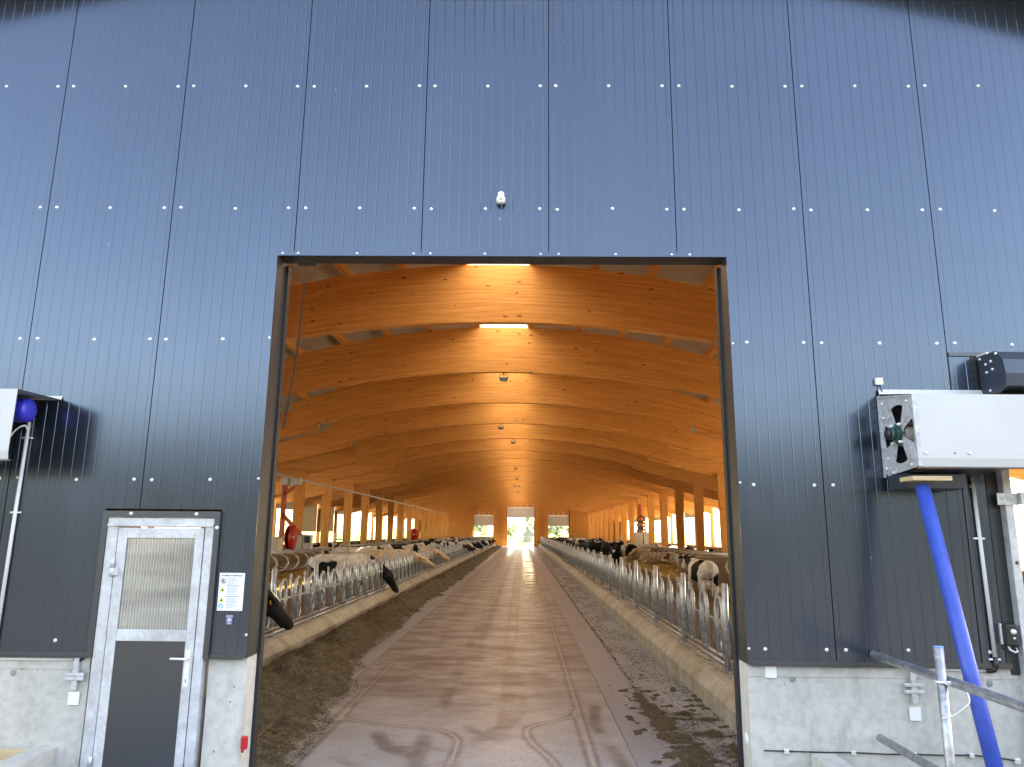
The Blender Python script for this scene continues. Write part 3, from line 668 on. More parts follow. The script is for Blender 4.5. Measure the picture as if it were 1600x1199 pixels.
for z in (1.76, .25):
    b = MB(); b.cyl((-3.372+ox, -.045, z-.07), (-3.372+ox, -.045, z+.0), .016, 12).cyl((-3.372+ox, -.045, z+.006), (-3.372+ox, -.045, z+.075), .016, 12); b.box(-3.41+ox, -3.372+ox, -.05, -.0222, z+.01, z+.065).box(-3.372+ox, -3.32+ox, -.05, -.0302, z-.06, z-.005)
    b.build('hinge', GALVD, pd)

# ------------------------------------------------------------------ signs
sg = thing('warning_sign', (-2.387, -.002, 1.575), 'white French machinery warning sign between side door and tall doorway', 'sign')
MB().bbox(-.105, .105, -.006, 0, -.15, .15, .002).build('sign_board', WPLAST, sg)
def lettering(name, rows, m, par, y=-.0068):
    """rows: (text, size, x, z, align, bold); one mesh"""
    vs = []; fs = []
    for t, size, x, z, al, bo in rows:
        me = text_mesh(t, size, al, bo); o = len(vs)
        vs += [(v.co.x+x, y-.0004+v.co.z*.3, v.co.y+z) for v in me.vertices]; fs += [tuple(i+o for i in p.vertices) for p in me.polygons]
        bpy.data.meshes.remove(me)
    b = MB(); b.add(vs, fs); return b.build(name, m, par)
INK = mat('ink', (.03, .03, .035), .6)[0]; GINK = mat('grey_ink', (.33, .35, .38), .6)[0]
lettering('lettering', [('SYSTÈME AUTOMATIQUE', .0155, 0, .128, 'CENTER', .0003), ('Ne pas toucher !', .0105, -.035, .104, 'LEFT', .0002), ('Machine en mouvement', .0105, -.035, .053, 'LEFT', .0002), ('Démarrage automatique', .0105, -.04, -.037, 'LEFT', .0002)], INK, sg)
b = MB(); rs = random.Random(5)
for z0, n in ((.092, 3), (.040, 6), (-.050, 7)):
    pb = MB()
    for k in range(n):
        x = -.034; end = x+rs.uniform(.06, .108)
        if k == n-1: end = x+rs.uniform(.03, .06)
        while x < end:
            wl_ = rs.uniform(.006, .016); pb.box(x, min(x+wl_, end), -.0072, -.0066, z0-.0115*k-.0042, z0-.0115*k); x += wl_+.003
    pb.build('small_print', GINK, sg)
MB().box(.06, .09, -.0072, -.0066, -.138, -.135).build('imprint_line', GINK, sg)
def ring(b, cx, cz, r, w_, y0, y1, n=28):
    vs = []; 
    for k in range(n):
        a = 2*math.pi*k/n
        for rr, yy in ((r, y0), (r, y1), (r-w_, y0), (r-w_, y1)): vs.append((cx+rr*math.cos(a), yy, cz+rr*math.sin(a)))
    fs = []
    for k in range(n):
        i, j = 4*k, 4*((k+1) % n); fs += [(i+2, i, j, j+2), (i, i+1, j+1, j), (i+2, i+3, j+3, j+2)]
    b.add(vs, fs)
def disc(b, cx, cz, r, y0, y1, n=28, mi=0, sx=1):
    b.poly([(cx+sx*r*math.cos(2*math.pi*k/n), y0, cz+r*math.sin(2*math.pi*k/n)) for k in range(n)], (0, y1-y0, 0), mi)
def hand(b, cx, cz, s, y0, y1, mi=0):
    o = [(-.5, -.9), (.35, -.9), (.55, -.3), (.95, .15), (.8, .35), (.42, .0), (.42, .85), (.22, .9), (.18, .2), (.1, .2), (.08, 1.05), (-.14, 1.05), (-.16, .2), (-.22, .2), (-.26, .92), (-.46, .88), (-.48, .15), (-.55, .12), (-.62, .6), (-.8, .55), (-.75, -.3)]
    b.poly([(cx+x*s, y0, cz+z*s) for x, z in o], (0, y1-y0, 0), mi)
b = MB(); ring(b, -.07, .085, .022, .004, -.0072, -.0062); hand(b, -.07, .085, .011, -.0072, -.0062); b.poly([(-.086, -.0076, .099), (-.084, -.0076, .101), (-.054, -.0076, .071), (-.056, -.0076, .069)], (0, .0008, 0))
b.build('hand_symbol', INK, sg)
YEL = mat('sign_yellow', (.62, .62, .03), .5)[0]; BLU = mat('sign_blue', (.2, .45, .75), .5)[0]
for cz in (.018, -.062):
    b = MB(); b.poly([(-.093, -.0068, cz-.018), (-.051, -.0068, cz-.018), (-.072, -.0068, cz+.02)], (0, .001, 0))
    hz = MB(); disc(hz, -.072, cz-.005, .0075, -.0074, -.007, 16)
    t = b.build('warning_triangle', YEL, sg); hz.build('warning_mark', INK, t)
b = MB(); disc(b, -.076, -.112, .021, -.0068, -.0062); t = b.build('mandatory_disc', BLU, sg); b = MB(); hand(b, -.076, -.113, .012, -.0074, -.0069); b.build('glove_mark', WPLAST, t)
st = thing('sticker', (-2.383, -.001, 1.355), 'small dark blue square sticker below the white warning sign', 'sticker')
MB().box(-.034, .034, -.003, 0, -.038, .038).build('sticker_sheet', mat('sticker_blue', (.035, .03, .17), .4)[0], st)
b = MB(); ring(b, 0, -.004, .02, .0035, -.004, -.0031); b.poly([(-.012, -.004, .002), (.006, -.004, .008), (.012, -.004, -.002), (.002, -.004, -.014), (-.008, -.004, -.01)], (0, .0008, 0)); b.build('sticker_mark', WPLAST, st)
lettering('lettering', [('SITE SOUS', .012, 0, .031, 'CENTER', .0002), ('SURVEILLANCE', .0085, 0, .021, 'CENTER', .0002)], WPLAST, st, -.0034)
lettering('lettering', [('CAMÉRAS', .01, 0, -.031, 'CENTER', .0002)], WPLAST, st, -.0034)

# ------------------------------------------------------------------ wall sensor above the doorway
ws = thing('wall_sensor', (-.211, 0, 5.02), 'small white sensor fixed to blue wall above the doorway', 'sensor')
MB().bbox(-.03, .03, -.03, 0, .0, .075, .008).build('mount', WPLAST, ws)
b = MB(); b.loft([((0, -.03-.008*k, 0), (r_, 0, 0), (0, 0, r_)) for k, r_ in enumerate((.036, .042, .042, .042, .042, .040, .034, .02))], 20); b.loft([((0, -.05, z), (r_, 0, 0), (0, r_*.9, 0)) for z, r_ in ((-.02, .03), (.04, .03), (.07, .028), (.078, .015))], 16)
b.build('sensor_head', WPLAST, ws); MB().bbox(-.012, .012, -.09, -.083, -.012, -.004, .001).build('lens', BLACKP, ws)

# ------------------------------------------------------------------ roller housings
def bolt_list(par, pts, m=ZINCB):
    for x, y, z, r_ in pts:
        b = MB(); b.loft([((x, y, z), (r_, 0, 0), (0, 0, r_)), ((x, y-.012, z), (r_*.8, 0, 0), (0, 0, r_*.8))], 10); b.build('bolt', m, par)
rh = thing('roller_housing', (4.8, 0, 2.9), 'white roller door housing with galvanised end plate and green bearing', 'roller housing')
def hx(x): return x-4.8
zz = lambda z: z-2.9
# cover: top sheet sloping to the wall, front sheet, folded lower lip
b = MB(); xa, xb = hx(3.035), hx(6.75)
prof = [(-.02, 3.30), (-.04, 3.255), (-.55, 3.162), (-.556, 2.66), (-.545, 2.60), (-.50, 2.592)]
for (y0, z0), (y1, z1) in zip(prof[:-1], prof[1:]):
    b.add([(xa, y0, zz(z0)), (xb, y0, zz(z0)), (xb, y1, zz(z1)), (xa, y1, zz(z1))], [(0, 1, 2, 3)])
    b.add([(xa, y0+.004, zz(z0)-.004), (xb, y0+.004, zz(z0)-.004), (xb, y1+.004, zz(z1)-.004), (xa, y1+.004, zz(z1)-.004)], [(3, 2, 1, 0)])
cv = b.build('front_cover', WHITE, rh)
for x, z in ((3.09, 2.70), (3.42, 2.70), (3.85, 2.70)): bolt_list(cv, [(hx(x), -.556, zz(z), .012)])
b = MB(); disc(b, hx(3.31), zz(2.70), .007, -.5575, -.5565, 12); b.build('screw_hole', BLACKP, cv)
# end plate with four fan-shaped openings (hole through geometry)
bm = bmesh.new()
def plate_with_fans(x, t):
    yc, zc = -.30, 2.88; ro, ri = .235, .035
    outer_ = [(-.02, 3.235), (-.53, 3.15), (-.54, 2.60), (-.035, 2.555)]
    b = MB(); fans = [90, 0, 270, 180]; half = 24; nA = 6
    # polar grid sectors: solid between fans, ring outside, hub inside
    import itertools
    angs = sorted(set([a for f in fans for a in np.linspace(f-half, f+half, nA)]+[a for f in fans for a in np.linspace(f+half, f+90-half, 8)]))
    angs = sorted({round(a % 360, 3) for a in angs})
    def edge(a):
        d = (math.cos(R(a)), math.sin(R(a))); best = 9
        for (y0, z0), (y1, z1) in zip(outer_, outer_[1:]+outer_[:1]):
            ey, ez = y1-y0, z1-z0; den = d[0]*ez-d[1]*ey
            if abs(den) < 1e-9: continue
            tt = ((y0-yc)*ez-(z0-zc)*ey)/den; s_ = ((y0-yc)*d[1]-(z0-zc)*d[0])/den
            if tt > 0 and -1e-6 <= s_ <= 1+1e-6: best = min(best, tt)
        return best
    P = lambda a, r_: (yc+r_*math.cos(R(a)), zc+r_*math.sin(R(a)))
    for a0, a1 in zip(angs, angs[1:]+[angs[0]+360]):
        am = (a0+a1)/2; infan = any(abs((am-f+180) % 360-180) < half for f in fans)
        def quad(r0a, r1a, r0b, r1b):
            q = [P(a0, r0a), P(a0, r1a), P(a1, r1b), P(a1, r0b)]; b.poly([(hx(x), y, zz(z)) for y, z in q], (t, 0, 0))
        e0, e1 = min(edge(a0), 9), min(edge(a1), 9)
        if infan:
            quad(ro, max(e0, ro+.005), ro, max(e1, ro+.005)); quad(.001, ri+.04, .001, ri+.04)
        else: quad(.001, e0, .001, e1)
    return b
ep = plate_with_fans(3.032, .004).build('end_plate', GALVL, rh)
b = MB(); b.box(hx(3.028), hx(3.06), -.555, -.535, zz(2.60), zz(3.15)); b.box(hx(3.02), hx(3.034), -.03, -.01, zz(2.55), zz(3.24)); b.poly([(hx(3.026), -.02, zz(3.24)), (hx(3.026), -.55, zz(3.158)), (hx(3.026), -.55, zz(3.146)), (hx(3.026), -.02, zz(3.222))], (.03, 0, 0)); b.build('plate_flange', GALVL, rh)
b = MB(); b.cyl((hx(3.05), -.30, zz(2.88)), (hx(6.7), -.30, zz(2.88)), .1, 24); b.build('roller_drum', mat('drum_grey', (.2, .19, .17), .6)[0], rh)
b = MB(); b.loft([((hx(3.031), -.30, zz(2.88)), (0, .085, 0), (0, 0, .085)), ((hx(3.0), -.30, zz(2.88)), (0, .078, 0), (0, 0, .078)), ((hx(2.99), -.30, zz(2.88)), (0, .05, 0), (0, 0, .05))], 4, smooth=False); b.cyl((hx(2.995), -.3, zz(2.88)), (hx(2.955), -.3, zz(2.88)), .048, 18); b.build('bearing', GREEN, rh)
b = MB(); b.cyl((hx(2.956), -.3, zz(2.88)), (hx(2.93), -.3, zz(2.88)), .045, 18, 0, .04); b.build('bearing_cap', BLACKP, rh)
for y, z in ((-.24, 2.95), (-.36, 2.81), (-.36, 2.95), (-.24, 2.81), (-.08, 3.16), (-.47, 3.12), (-.08, 3.04), (-.06, 2.62), (-.46, 2.62), (-.17, 2.58), (-.1, 2.7)):
    b = MB(); b.loft([((hx(3.032), y, zz(z)), (0, .013, 0), (0, 0, .013)), ((hx(3.018 if abs(z-2.88) > .1 else 2.992), y, zz(z)), (0, .011, 0), (0, 0, .011))], 8); b.build('bolt', ZINCB, rh)
b = MB(); b.poly([(hx(3.04), -.08, zz(2.555)), (hx(3.2), -.5, zz(2.59)), (hx(3.75), -.5, zz(2.59)), (hx(3.75), -.06, zz(2.56))], (0, 0, .02)); b.poly([(hx(3.03), -.06, zz(2.56)), (hx(3.03), -.30, zz(2.56)), (hx(3.03), -.28, zz(2.45)), (hx(3.03), -.06, zz(2.44))], (.5, 0, 0)); b.build('support_bracket', GREYD, rh)
# socket above the housing
so = thing('junction_box', (3.049, 0, 3.37), 'tiny white junction box on the wall above the galvanised end plate', 'junction box')
MB().bbox(-.03, .03, -.035, 0, -.03, .03, .004).build('box_body', WPLAST, so)
MB().tube([(.0, -.02, -.03), (.01, -.03, -.08), (.03, -.02, -.12)], .005, 6).build('lead', BLACKP, so)

dh = thing('dark_roller_housing', (4.9, 0, 3.4), 'dark grey roller housing with bolted end plate above the white housing', 'roller housing')
b = MB(); o_ = [(-.02, 3.585), (-.25, 3.585), (-.34, 3.5), (-.36, 3.38), (-.34, 3.27), (-.26, 3.235), (-.02, 3.235)]
b.poly([(3.92-4.9, y, z-3.4) for y, z in o_], (-.012, 0, 0)); b.build('end_plate', GREYD, dh)
b = MB(); b.poly([(3.921-4.9, y+.01, z-3.4) for y, z in [(-.02, 3.58), (-.26, 3.58), (-.335, 3.5), (-.35, 3.38), (-.335, 3.28), (-.05, 3.27)]], (2.7, 0, 0)); b.build('hood', GREYD, dh)
for y, z in ((-.13, 3.5), (-.2, 3.51), (-.13, 3.43), (-.21, 3.44), (-.15, 3.27), (-.06, 3.56), (-.27, 3.56)):
    b = MB(); b.cyl((3.909-4.9, y, z-3.4), (3.895-4.9, y, z-3.4), .011, 10); b.build('bolt', ZINCB, dh)
b = MB(); b.box(3.9-4.9, 3.915-4.9, -.16, -.02, 3.585-3.4, 3.6-3.4); b.build('bracket', ZINCB, dh)

lh = thing('white_motor_housing', (-4.0, 0, 2.9), 'open-ended white metal housing sheltering a blue electric motor', 'motor housing')
b = MB()
prof = [(-.0, 3.20), (-.02, 3.165), (-.57, 3.152), (-.576, 2.66), (-.565, 2.60), (-.52, 2.592)]
for (y0, z0), (y1, z1) in zip(prof[:-1], prof[1:]):
    b.add([(-3, y0, z0-2.9), (0, y0, z0-2.9), (0, y1, z1-2.9), (-3, y1, z1-2.9)], [(0, 1, 2, 3)])
    b.add([(-3, y0+.005, z0-2.905), (0, y0+.005, z0-2.905), (0, y1+.005, z1-2.905), (-3, y1+.005, z1-2.905)], [(3, 2, 1, 0)])
b.build('cover', WHITE, lh)
b = MB(); b.poly([(-.42, -.03, -.3), (-.42, -.55, -.3), (-.42, -.55, .23), (-.42, -.03, .24)], (-.01, 0, 0)); b.build('inner_plate', GREYD, lh)
mo = MB(); c0 = (-.42, -.26, .13)
mo.loft([((x, -.26, .13), (0, r_, 0), (0, 0, r_)) for x, r_ in ((-.42, .07), (-.36, .075), (-.355, .092), (-.23, .095), (-.225, .1), (-.12, .1), (-.10, .095), (-.085, .08))], 24)
mo.bbox(-.40, -.33, -.38, -.16, .04, .23, .02)
m_ = mo.build('motor', MOTORB, lh)
b = MB()
for r_ in (.024, .042, .058):
    for k in range(int(r_*260)):
        a = 2*math.pi*k/int(r_*260); b.loft([((-.0846, -.26+r_*math.cos(a), .13+r_*math.sin(a)), (0, .0045, 0), (0, 0, .0045)), ((-.0838, -.26+r_*math.cos(a), .13+r_*math.sin(a)), (0, .0045, 0), (0, 0, .0045))], 6)
b.build('fan_grille', mat('grille_hole', (.15, .16, .2), .5)[0], m_)
b = MB(); pts = [(-.40, -.36, -.02), (-.42, -.33, -.18), (-.40, -.28, -.26), (-.36, -.25, -.22), (-.38, -.29, -.05), (-.41, -.27, -.1), (-.37, -.24, -.27), (-.33, -.22, -.2), (-.29, -.12, -.02), (-.26, -.05, .03), (-.245, -.03, -.02)]
cu = []
for i in range(len(pts)-1):
    p0, p1, p2, p3 = [Vector(pts[j]) for j in (max(i-1, 0), i, i+1, min(i+2, len(pts)-1))]
    for k in range(6):
        t = k/6; cu.append(.5*((2*p1)+(p2-p0)*t+(2*p0-5*p1+4*p2-p3)*t*t+(-p0+3*p1-3*p2+p3)*t**3))
b.tube(cu, .008, 6).build('cable', CONDUIT, lh)
def conduit(label, pts, clips, r_=.015, elbow=None):
    t = thing('conduit', pts[0], label, 'conduit'); o = Vector(pts[0])
    MB().tube([Vector(p)-o for p in pts], r_, 10).build('pipe', CONDUIT, t)
    for c in clips:
        b = MB(); c = Vector(c)-o; b.bbox(c.x-.045, c.x+.045, c.y-.003, c.y+.019, c.z-.008, c.z+.008, .004); b.build('pipe_clip', ZINCB, t)
    if elbow: b = MB(); b.tube([Vector(p)-o for p in elbow], r_*1.25, 10); b.build('elbow', BLACKP, t)
    return t
conduit('pale vertical conduit below the blue motor housing', [(-4.25, -.02, 2.97), (-4.27, -.02, 1.09)], [(-4.252, -.02, 2.83), (-4.258, -.02, 2.2)])
conduit('pale vertical conduit below the white housing with end plate', [(3.745, -.02, 2.62), (3.762, -.02, 1.14)], [(3.748, -.02, 2.06), (3.762, -.02, 1.12)], elbow=[(3.762, -.02, 1.14), (3.763, -.02, 1.07), (3.755, -.005, 1.035), (3.70, .005, 1.03)])
conduit('horizontal conduit under wall flashing ending at the blue prop side', [(3.70, .01, 1.032), (3.13, .01, 1.036)], [], .012)
conduit('horizontal conduit under wall flashing beside the personnel door', [(-4.6, .012, 1.03), (-3.62, .012, 1.035)], [], .014, elbow=[(-3.625, .012, 1.035), (-3.575, .01, 1.03), (-3.55, .012, 1.06)])
def bracket(x, z0, z1, zp, label):
    t = thing('wall_bracket', (x, .03, zp), label, 'bracket')
    MB().bbox(-.022, .022, -.042, -.0085, z0-zp, z1-zp, .003).build('rail', GALVD, t)
    b = MB()
    for z in (z1-.14, z0+.09): b.bbox(-.075, .075, -.05, -.0085, z-zp-.014, z-zp+.014, .004)
    b.build('clamp', GALVD, t)
    MB().bbox(-.045, .045, -.018, -.0085, -.05, .05, .002).build('end_cap', WPLAST, t)
    b = MB()
    for q, s_ in ((-1, -1), (-1, 1), (1, -1), (1, 1)): disc(b, q*.03, s_*.033, .006, -.0195, -.0182, 10)
    b.build('plate_screws', ZINCB, t)
bracket(-3.595, .80, 1.06, .735, 'galvanised bracket with white foot plate left of the personnel door')
bracket(3.11, .78, 1.06, .70, 'galvanised bracket with white foot plate behind the pipe fence')
t = thing('cover_plate', (1.995, .03, 1.0), 'small blank white plate on concrete just under the cladding', 'plate')
MB().bbox(-.045, .045, -.018, -.0085, -.045, .045, .003).build('plate', WPLAST, t)
b = MB(); disc(b, .035, .036, .005, -.0195, -.0182, 8); disc(b, -.035, -.036, .005, -.0195, -.0182, 8); b.build('plate_screws', ZINCB, t)
t = thing('round_marker', (1.8105, .14, .466), 'round white marker disc on the concrete door jamb', 'marker')
b = MB(); b.loft([((0, 0, 0), (0, .05, 0), (0, 0, .05)), ((-.008, 0, 0), (0, .048, 0), (0, 0, .048))], 20); b.build('disc', WPLAST, t)
MB().cyl((-.0082, 0, 0), (-.012, 0, 0), .008, 8).build('fixing', ZINCB, t)
t = thing('switch_box', (3.885, 0, 1.31), 'black control switch box with white knob beside the galvanised post', 'switch box')
MB().bbox(-.06, -.045, -.03, 0, -.075, .085, .004).build('back_plate', ZINCB, t); MB().bbox(-.044, .05, -.075, -.007, -.08, .085, .01).build('case', BLACKP, t)
b = MB(); b.loft([((.008, -.0752, .03), (.022, 0, 0), (0, 0, .022)), ((.008, -.092, .03), (.018, 0, 0), (0, 0, .018))], 16); b.build('knob', WPLAST, t)
b = MB(); b.loft([((.01, -.0752, -.02), (.01, 0, 0), (0, 0, .01)), ((.01, -.087, -.02), (.008, 0, 0), (0, 0, .008))], 12); b.build('lamp_button', ZINCB, t)
MB().tube([(-.02, -.04, -.08), (-.015, -.05, -.11), (.02, -.05, -.13), (.045, -.045, -.125), (.05, -.02, -.1)], .008, 8).build('cable', CONDUIT, t)
# galvanised track post and bracket of the side opening
t = thing('track_post', (4.03, 0, 0), 'tall galvanised door track post at the side opening', 'post')
b = MB(); b.bbox(3.968-4.03, 4.034-4.03, -.06, .05, -.1, 3.2, .004); b.build('post', GALVD, t)
b = MB()
for z in (1.87, 1.3, .6): b.loft([((-.028, -.0602, z), (.014, 0, 0), (0, 0, .014)), ((-.028, -.0606, z), (.014, 0, 0), (0, 0, .014))], 10)
b.build('bolt_hole', BLACKP, t)
t = thing('sensor_bracket', (4.0, -.06, 2.38), 'grey bracket carrying a pale box and black cable', 'bracket')
MB().bbox(-.1, .07, -.012, -.002, -.05, .05, .002).build('arm', GALV, t); MB().bbox(.0705, .15, -.05, -.002, -.045, .055, .004).build('sensor_case', WPLAST, t)
MB().tube([(.12, -.05, .01), (.15, -.08, .012), (.2, -.08, -.03), (.24, -.07, -.1), (.26, -.06, -.25)], .011, 8).build('cable', BLACKP, t)
# cable along the plinth
t = thing('plinth_cable', (2.5, .03, .41), 'thin black cable clipped along the concrete plinth', 'cable')
pts = [(1.906, .418), (2.08, .416), (2.35, .411), (2.601, .412), (2.85, .404), (3.071, .406), (3.3, .402), (3.515, .406), (3.72, .39), (3.86, .368)]
MB().tube([(x-2.5, -.016, z-.41) for x, z in pts], .006, 6).build('wire', BLACKP, t)
for x, z in ((2.08, .416), (2.601, .412), (3.071, .406), (3.515, .406)):
    b = MB(); b.bbox(x-2.5-.018, x-2.5+.018, -.026, -.001, z-.41-.02, z-.41+.014, .004); b.build('clip', ZINCB, t)
b = MB(); b.bbox(3.84-2.5, 3.885-2.5, -.03, -.001, -.065, -.02, .006); b.build('cable_end', ZINCB, t)
t = thing('red_tag', (-2.196, .02, .426), 'small red plastic tag on the door jamb near the silage', 'tag')
MB().bbox(-.018, .038, -.03, .0, -.05, .05, .012).build('tag_body', RED, t); MB().bbox(-.012, .012, -.02, -.005, -.075, -.051, .003).build('tag_loop', RED, t)

# wing walls at the plinth
for x0, x1, zt, lab in ((-3.87, -3.69, .372, 'concrete wing wall end beside raw wooden boards'), (2.27, 2.46, .405, 'low concrete wing wall stub at the foot of the plinth')):
    b = MB(); b.bbox(x0, x1, -4 if x0 < 0 else -.5, .029, -.12, zt, .008); tag(b.build('wing_wall', CONC), lab, 'wall')
t = thing('board_cover', (-4.6, -1.5, .33), 'raw yellowish wooden boards lying beside the concrete wing wall', 'boards')
for k in range(5): MB().bbox(-.7+.286*k, -.7+.283*k+.28, -2.4, 1.5, 0, .03, .004).build('board', PLANK, t)
t.location.x = -4.6; 
# blue prop with wood packing
t = thing('blue_prop', (3.13, -1.11, -.12), 'bright blue painted prop pole holding up the white housing', 'prop')
MB().bbox(-.09, .09, -.09, .09, 0, .02, .004).build('foot_plate', BLUE, t)
b = MB(); b.tube([(0, 0, .02), (-.037, .66, 2.575)], .052, 20); b.build('pole', BLUE, t)
tag(MB().bbox(2.97, 3.27, -.56, -.36, 2.49, 2.525, .004).build('wood_block', PLANK), 'raw wooden packing block on top of the blue prop', 'block')
# pipe fence at right angles to the wall
t = thing('pipe_fence', (2.74, -1.1, 0), 'galvanised pipe fence with two rails running out from the wall', 'fence')
MB().cyl((0, 0, -.12), (0, 0, 1.36), .03, 20).build('post', GALV, t)
b = MB(); b.cyl((0, 0, 1.36), (0, 0, 1.368), .0305, 20); b.build('post_cap', mat('cap_blue', (.15, .35, .7), .4)[0], t)
for z in (1.148, .53): MB().cyl((.062, 1.08, z), (.062, -3.2, z), .03, 20).build('rail', GALV, t)
b = MB(); b.tube([(.034*math.cos(a), .034*math.sin(a), 1.148+.0) for a in np.linspace(0, 6.28, 13)[:-1]], .009, 6, closed=True); b.bbox(.0, .1, -.05, -.034, 1.135, 1.16, .003); b.build('clamp', ZINCB, t)
b = MB(); b.tube([(.1+.02*math.sin(k*.45), -.05-.035*math.sin(k*.31), 1.14-.021*k) if k < 6 else (.115-.0215*(k-5), -.085+.009*(k-5), 1.035-.105*math.sin((k-5)*.22)) for k in range(13)], .005, 6); b.build('wire_tie', ZINCB, t)
# coiled door cable
t = thing('coiled_cable', (-2.1, .38, 4.48), 'black coiled cable hanging inside the doorway', 'cable')
b = MB(); pts = []; 
for k in range(800):
    s_ = k/799; x = .02-.11*s_+.03*math.sin(s_*3); z = .1-1.6*s_
    rr = .013 if s_ > .12 else .002; a = s_*70*2*math.pi
    pts.append((x+rr*math.cos(a), rr*math.sin(a), z))
b.tube(pts, .004, 5).build('coil', BLACKP, t)
MB().bbox(-.05, .12, -.03, .02, .07, .1, .005).build('cable_arm', BLACKP, t)

# ------------------------------------------------------------------ ridge lamps
def lamp(i, k, x, z):
    t = thing('floodlight', (x, YB[k], z), 'small floodlight hanging under the %s curved beam' % nth(k-1), 'lamp', 'floodlights under the ridge')
    b = MB(); b.tube([(-.11, 0, -.02), (-.11, 0, .1), (.11, 0, .1), (.11, 0, -.02)], .012, 6); b.box(-.02, .02, -.02, .02, .1, .17); b.build('yoke', BLACKP, t)
    b = MB(); b.bbox(-.1, .1, -.06, .06, -.07, .03, .012); b.build('lamp_body', GREYD, t)
    MB().bbox(-.085, .085, -.045, .045, -.078, -.0705, .003).build('lamp_glass', WHITE, t)
for i, (k, x) in enumerate(((2, -.54), (4, -.9), (5, -.45), (8, -.45), (10, -.43), (12, -.7), (12, -.3), (14, -.45))): lamp(i, k, x, 6.25)

# ------------------------------------------------------------------ low stall walls, beds, dividers
t = thing('stall_wall', (-10.5, 23, 0), 'long brown concrete stall wall carrying the hose reel side columns', 'wall')
b = MB(); b.box(-.14, .14, -22.4, 10, -.05, 1.15); b.box(-.14, .14, 13, 76, -.05, 1.15); b.build('wall_body', WALLC, t)
b = MB(); b.tube([(.17, -22, 1.2), (.17, 10, 1.2)], .03, 8); b.build('top_rail', HOOP, t); b = MB(); b.tube([(.17, 13, 1.2), (.17, 76, 1.2)], .03, 8); b.build('top_rail', HOOP, t)
t = thing('stall_wall', (9.4, 23, 0), 'long concrete stall wall under the clean-strip side timber columns', 'wall')
b = MB(); b.box(-.14, .14, -22.4, 76, -.05, 1.1); b.build('wall_body', WALLC, t); b = MB(); b.tube([(-.17, -22, 1.15), (-.17, 76, 1.15)], .03, 8); b.build('top_rail', HOOP, t)
t = thing('cross_wall', (5.69, 21.0, 0), 'short grey concrete cross wall behind the pied cow seen from behind', 'wall')
b = MB(); b.bbox(0, 3.55, 0, .18, -.05, 1.22, .02); b.build('wall_body', WALLC, t); b = MB(); b.tube([(0, .09, 1.25), (3.5, .09, 1.25)], .035, 8); b.build('top_rail', HOOP, t)
def bed(x0, x1, y0, y1, name='straw_bed'):
    nx = max(8, int((x1-x0)/.12)); ny = int((y1-y0)/.18); vs = []; fs = []
    for j in range(ny+1):
        for i in range(nx+1):
            x = x0+(x1-x0)*i/nx; y = y0+(y1-y0)*j/ny
            e = min(1, min(i, nx-i)/2.)
            vs.append((x, y, .08+e*(.14+.09*noise.fractal((x*1.3, y*1.3, 3), 1, 2, 4))))
    for j in range(ny):
        for i in range(nx): a = j*(nx+1)+i; fs.append((a, a+1, a+nx+2, a+nx+1))
    b = MB().add(vs, fs, smooth=True); b.box(x0-.1, x0, y0, y1, -.05, .17, 1); b.box(x1, x1+.1, y0, y1, -.05, .17, 1)
    rr = random.Random(1)
    for k in range(int((y1-y0)*(260 if y0 < 40 else 30))):
        x = rr.uniform(x0, x1); y = rr.uniform(y0, min(y1, 48)); a = rr.uniform(0, 6.28); l = rr.uniform(.08, .2); z = .24+rr.uniform(-.05, .07)
        dx, dy = l*math.cos(a), l*math.sin(a); b.add([(x, y, z), (x+dx, y+dy, z+rr.uniform(-.02, .05)), (x+dx*.98-dy*.07, y+dy*.98+dx*.07, z+.01), (x-dy*.07, y+dx*.07, z)], [(0, 1, 2, 3)])
    tag(b.build(name, [STRAW, WALLC]), kind='stuff')
bed(-10.3, -7.7, 1.5, 30.5); bed(-10.3, -7.7, 36, 96); bed(6.6, 9.2, 1.5, 20.7); bed(6.4, 9.2, 24, 96)
def hoop_mesh(n=10, seg=16):
    b = MB(); pts = [(0, 0, 1.02)]
    pts += [(1.35, 0, 1.06)]+[(1.45+.3*math.sin(a), 0, .76+.3*math.cos(a)) for a in np.linspace(0, math.pi, seg)]+[(1.1, 0, .47), (.5, 0, .52), (0, 0, .5)]
    return b.tube(pts, .03, n).mesh('hoop', HOOP)
hp = hoop_mesh(); hp_far = hoop_mesh(6, 7)
def hoops(sgn, X, ys, where):
    for q, y in enumerate(ys):
        k = int((y-YB[0])//4.9); j = int(((y-YB[0])-4.9*k)/1.225)
        o = link('stall_divider', hp if y < 45 else hp_far, None, (X, y, .17)); o.scale.x = -sgn*1.22
        tag(o, '%s curved steel stall divider beyond the %s timber column, %s' % (ORD[j], nth(max(k, 0)), where), 'stall divider', 'curved stall dividers')
hoops(1, 9.25, [YB[0]+1.225*i+.3 for i in range(8, 75) if not 21 < YB[0]+1.225*i < 24.5], 'clean-strip side')
for o in list(col.objects):
    pass
hoops(-1, -10.35, [YB[0]+1.225*i+.3 for i in range(8, 75) if not 31 < YB[0]+1.225*i < 36], 'hose reel side')
# passage gate on the reel side
t = thing('passage_gate', (-7.45, 23.2, 0), 'small tubular steel gate at the end of the stall wall', 'gate')
b = MB(); b.tube([(0, 0, .1), (0, 0, 1.65), (.08, 0, 1.72), (.55, 0, 1.72), (.63, 0, 1.65), (.63, 0, .9)], .028, 8); b.build('arch_post', HOOP, t)
for z in (.5, .75, 1.0, 1.22): MB().cyl((-.2, 0, z), (1.0, 0, z), .018, 8).build('gate_bar', HOOP, t)
tag(MB().bbox(-7.78, -7.68, 22.62, 22.72, -.05, 1.35, .01).build('gate_post', PLANK), 'pale upright post at the near end of the small tubular gate', 'post')

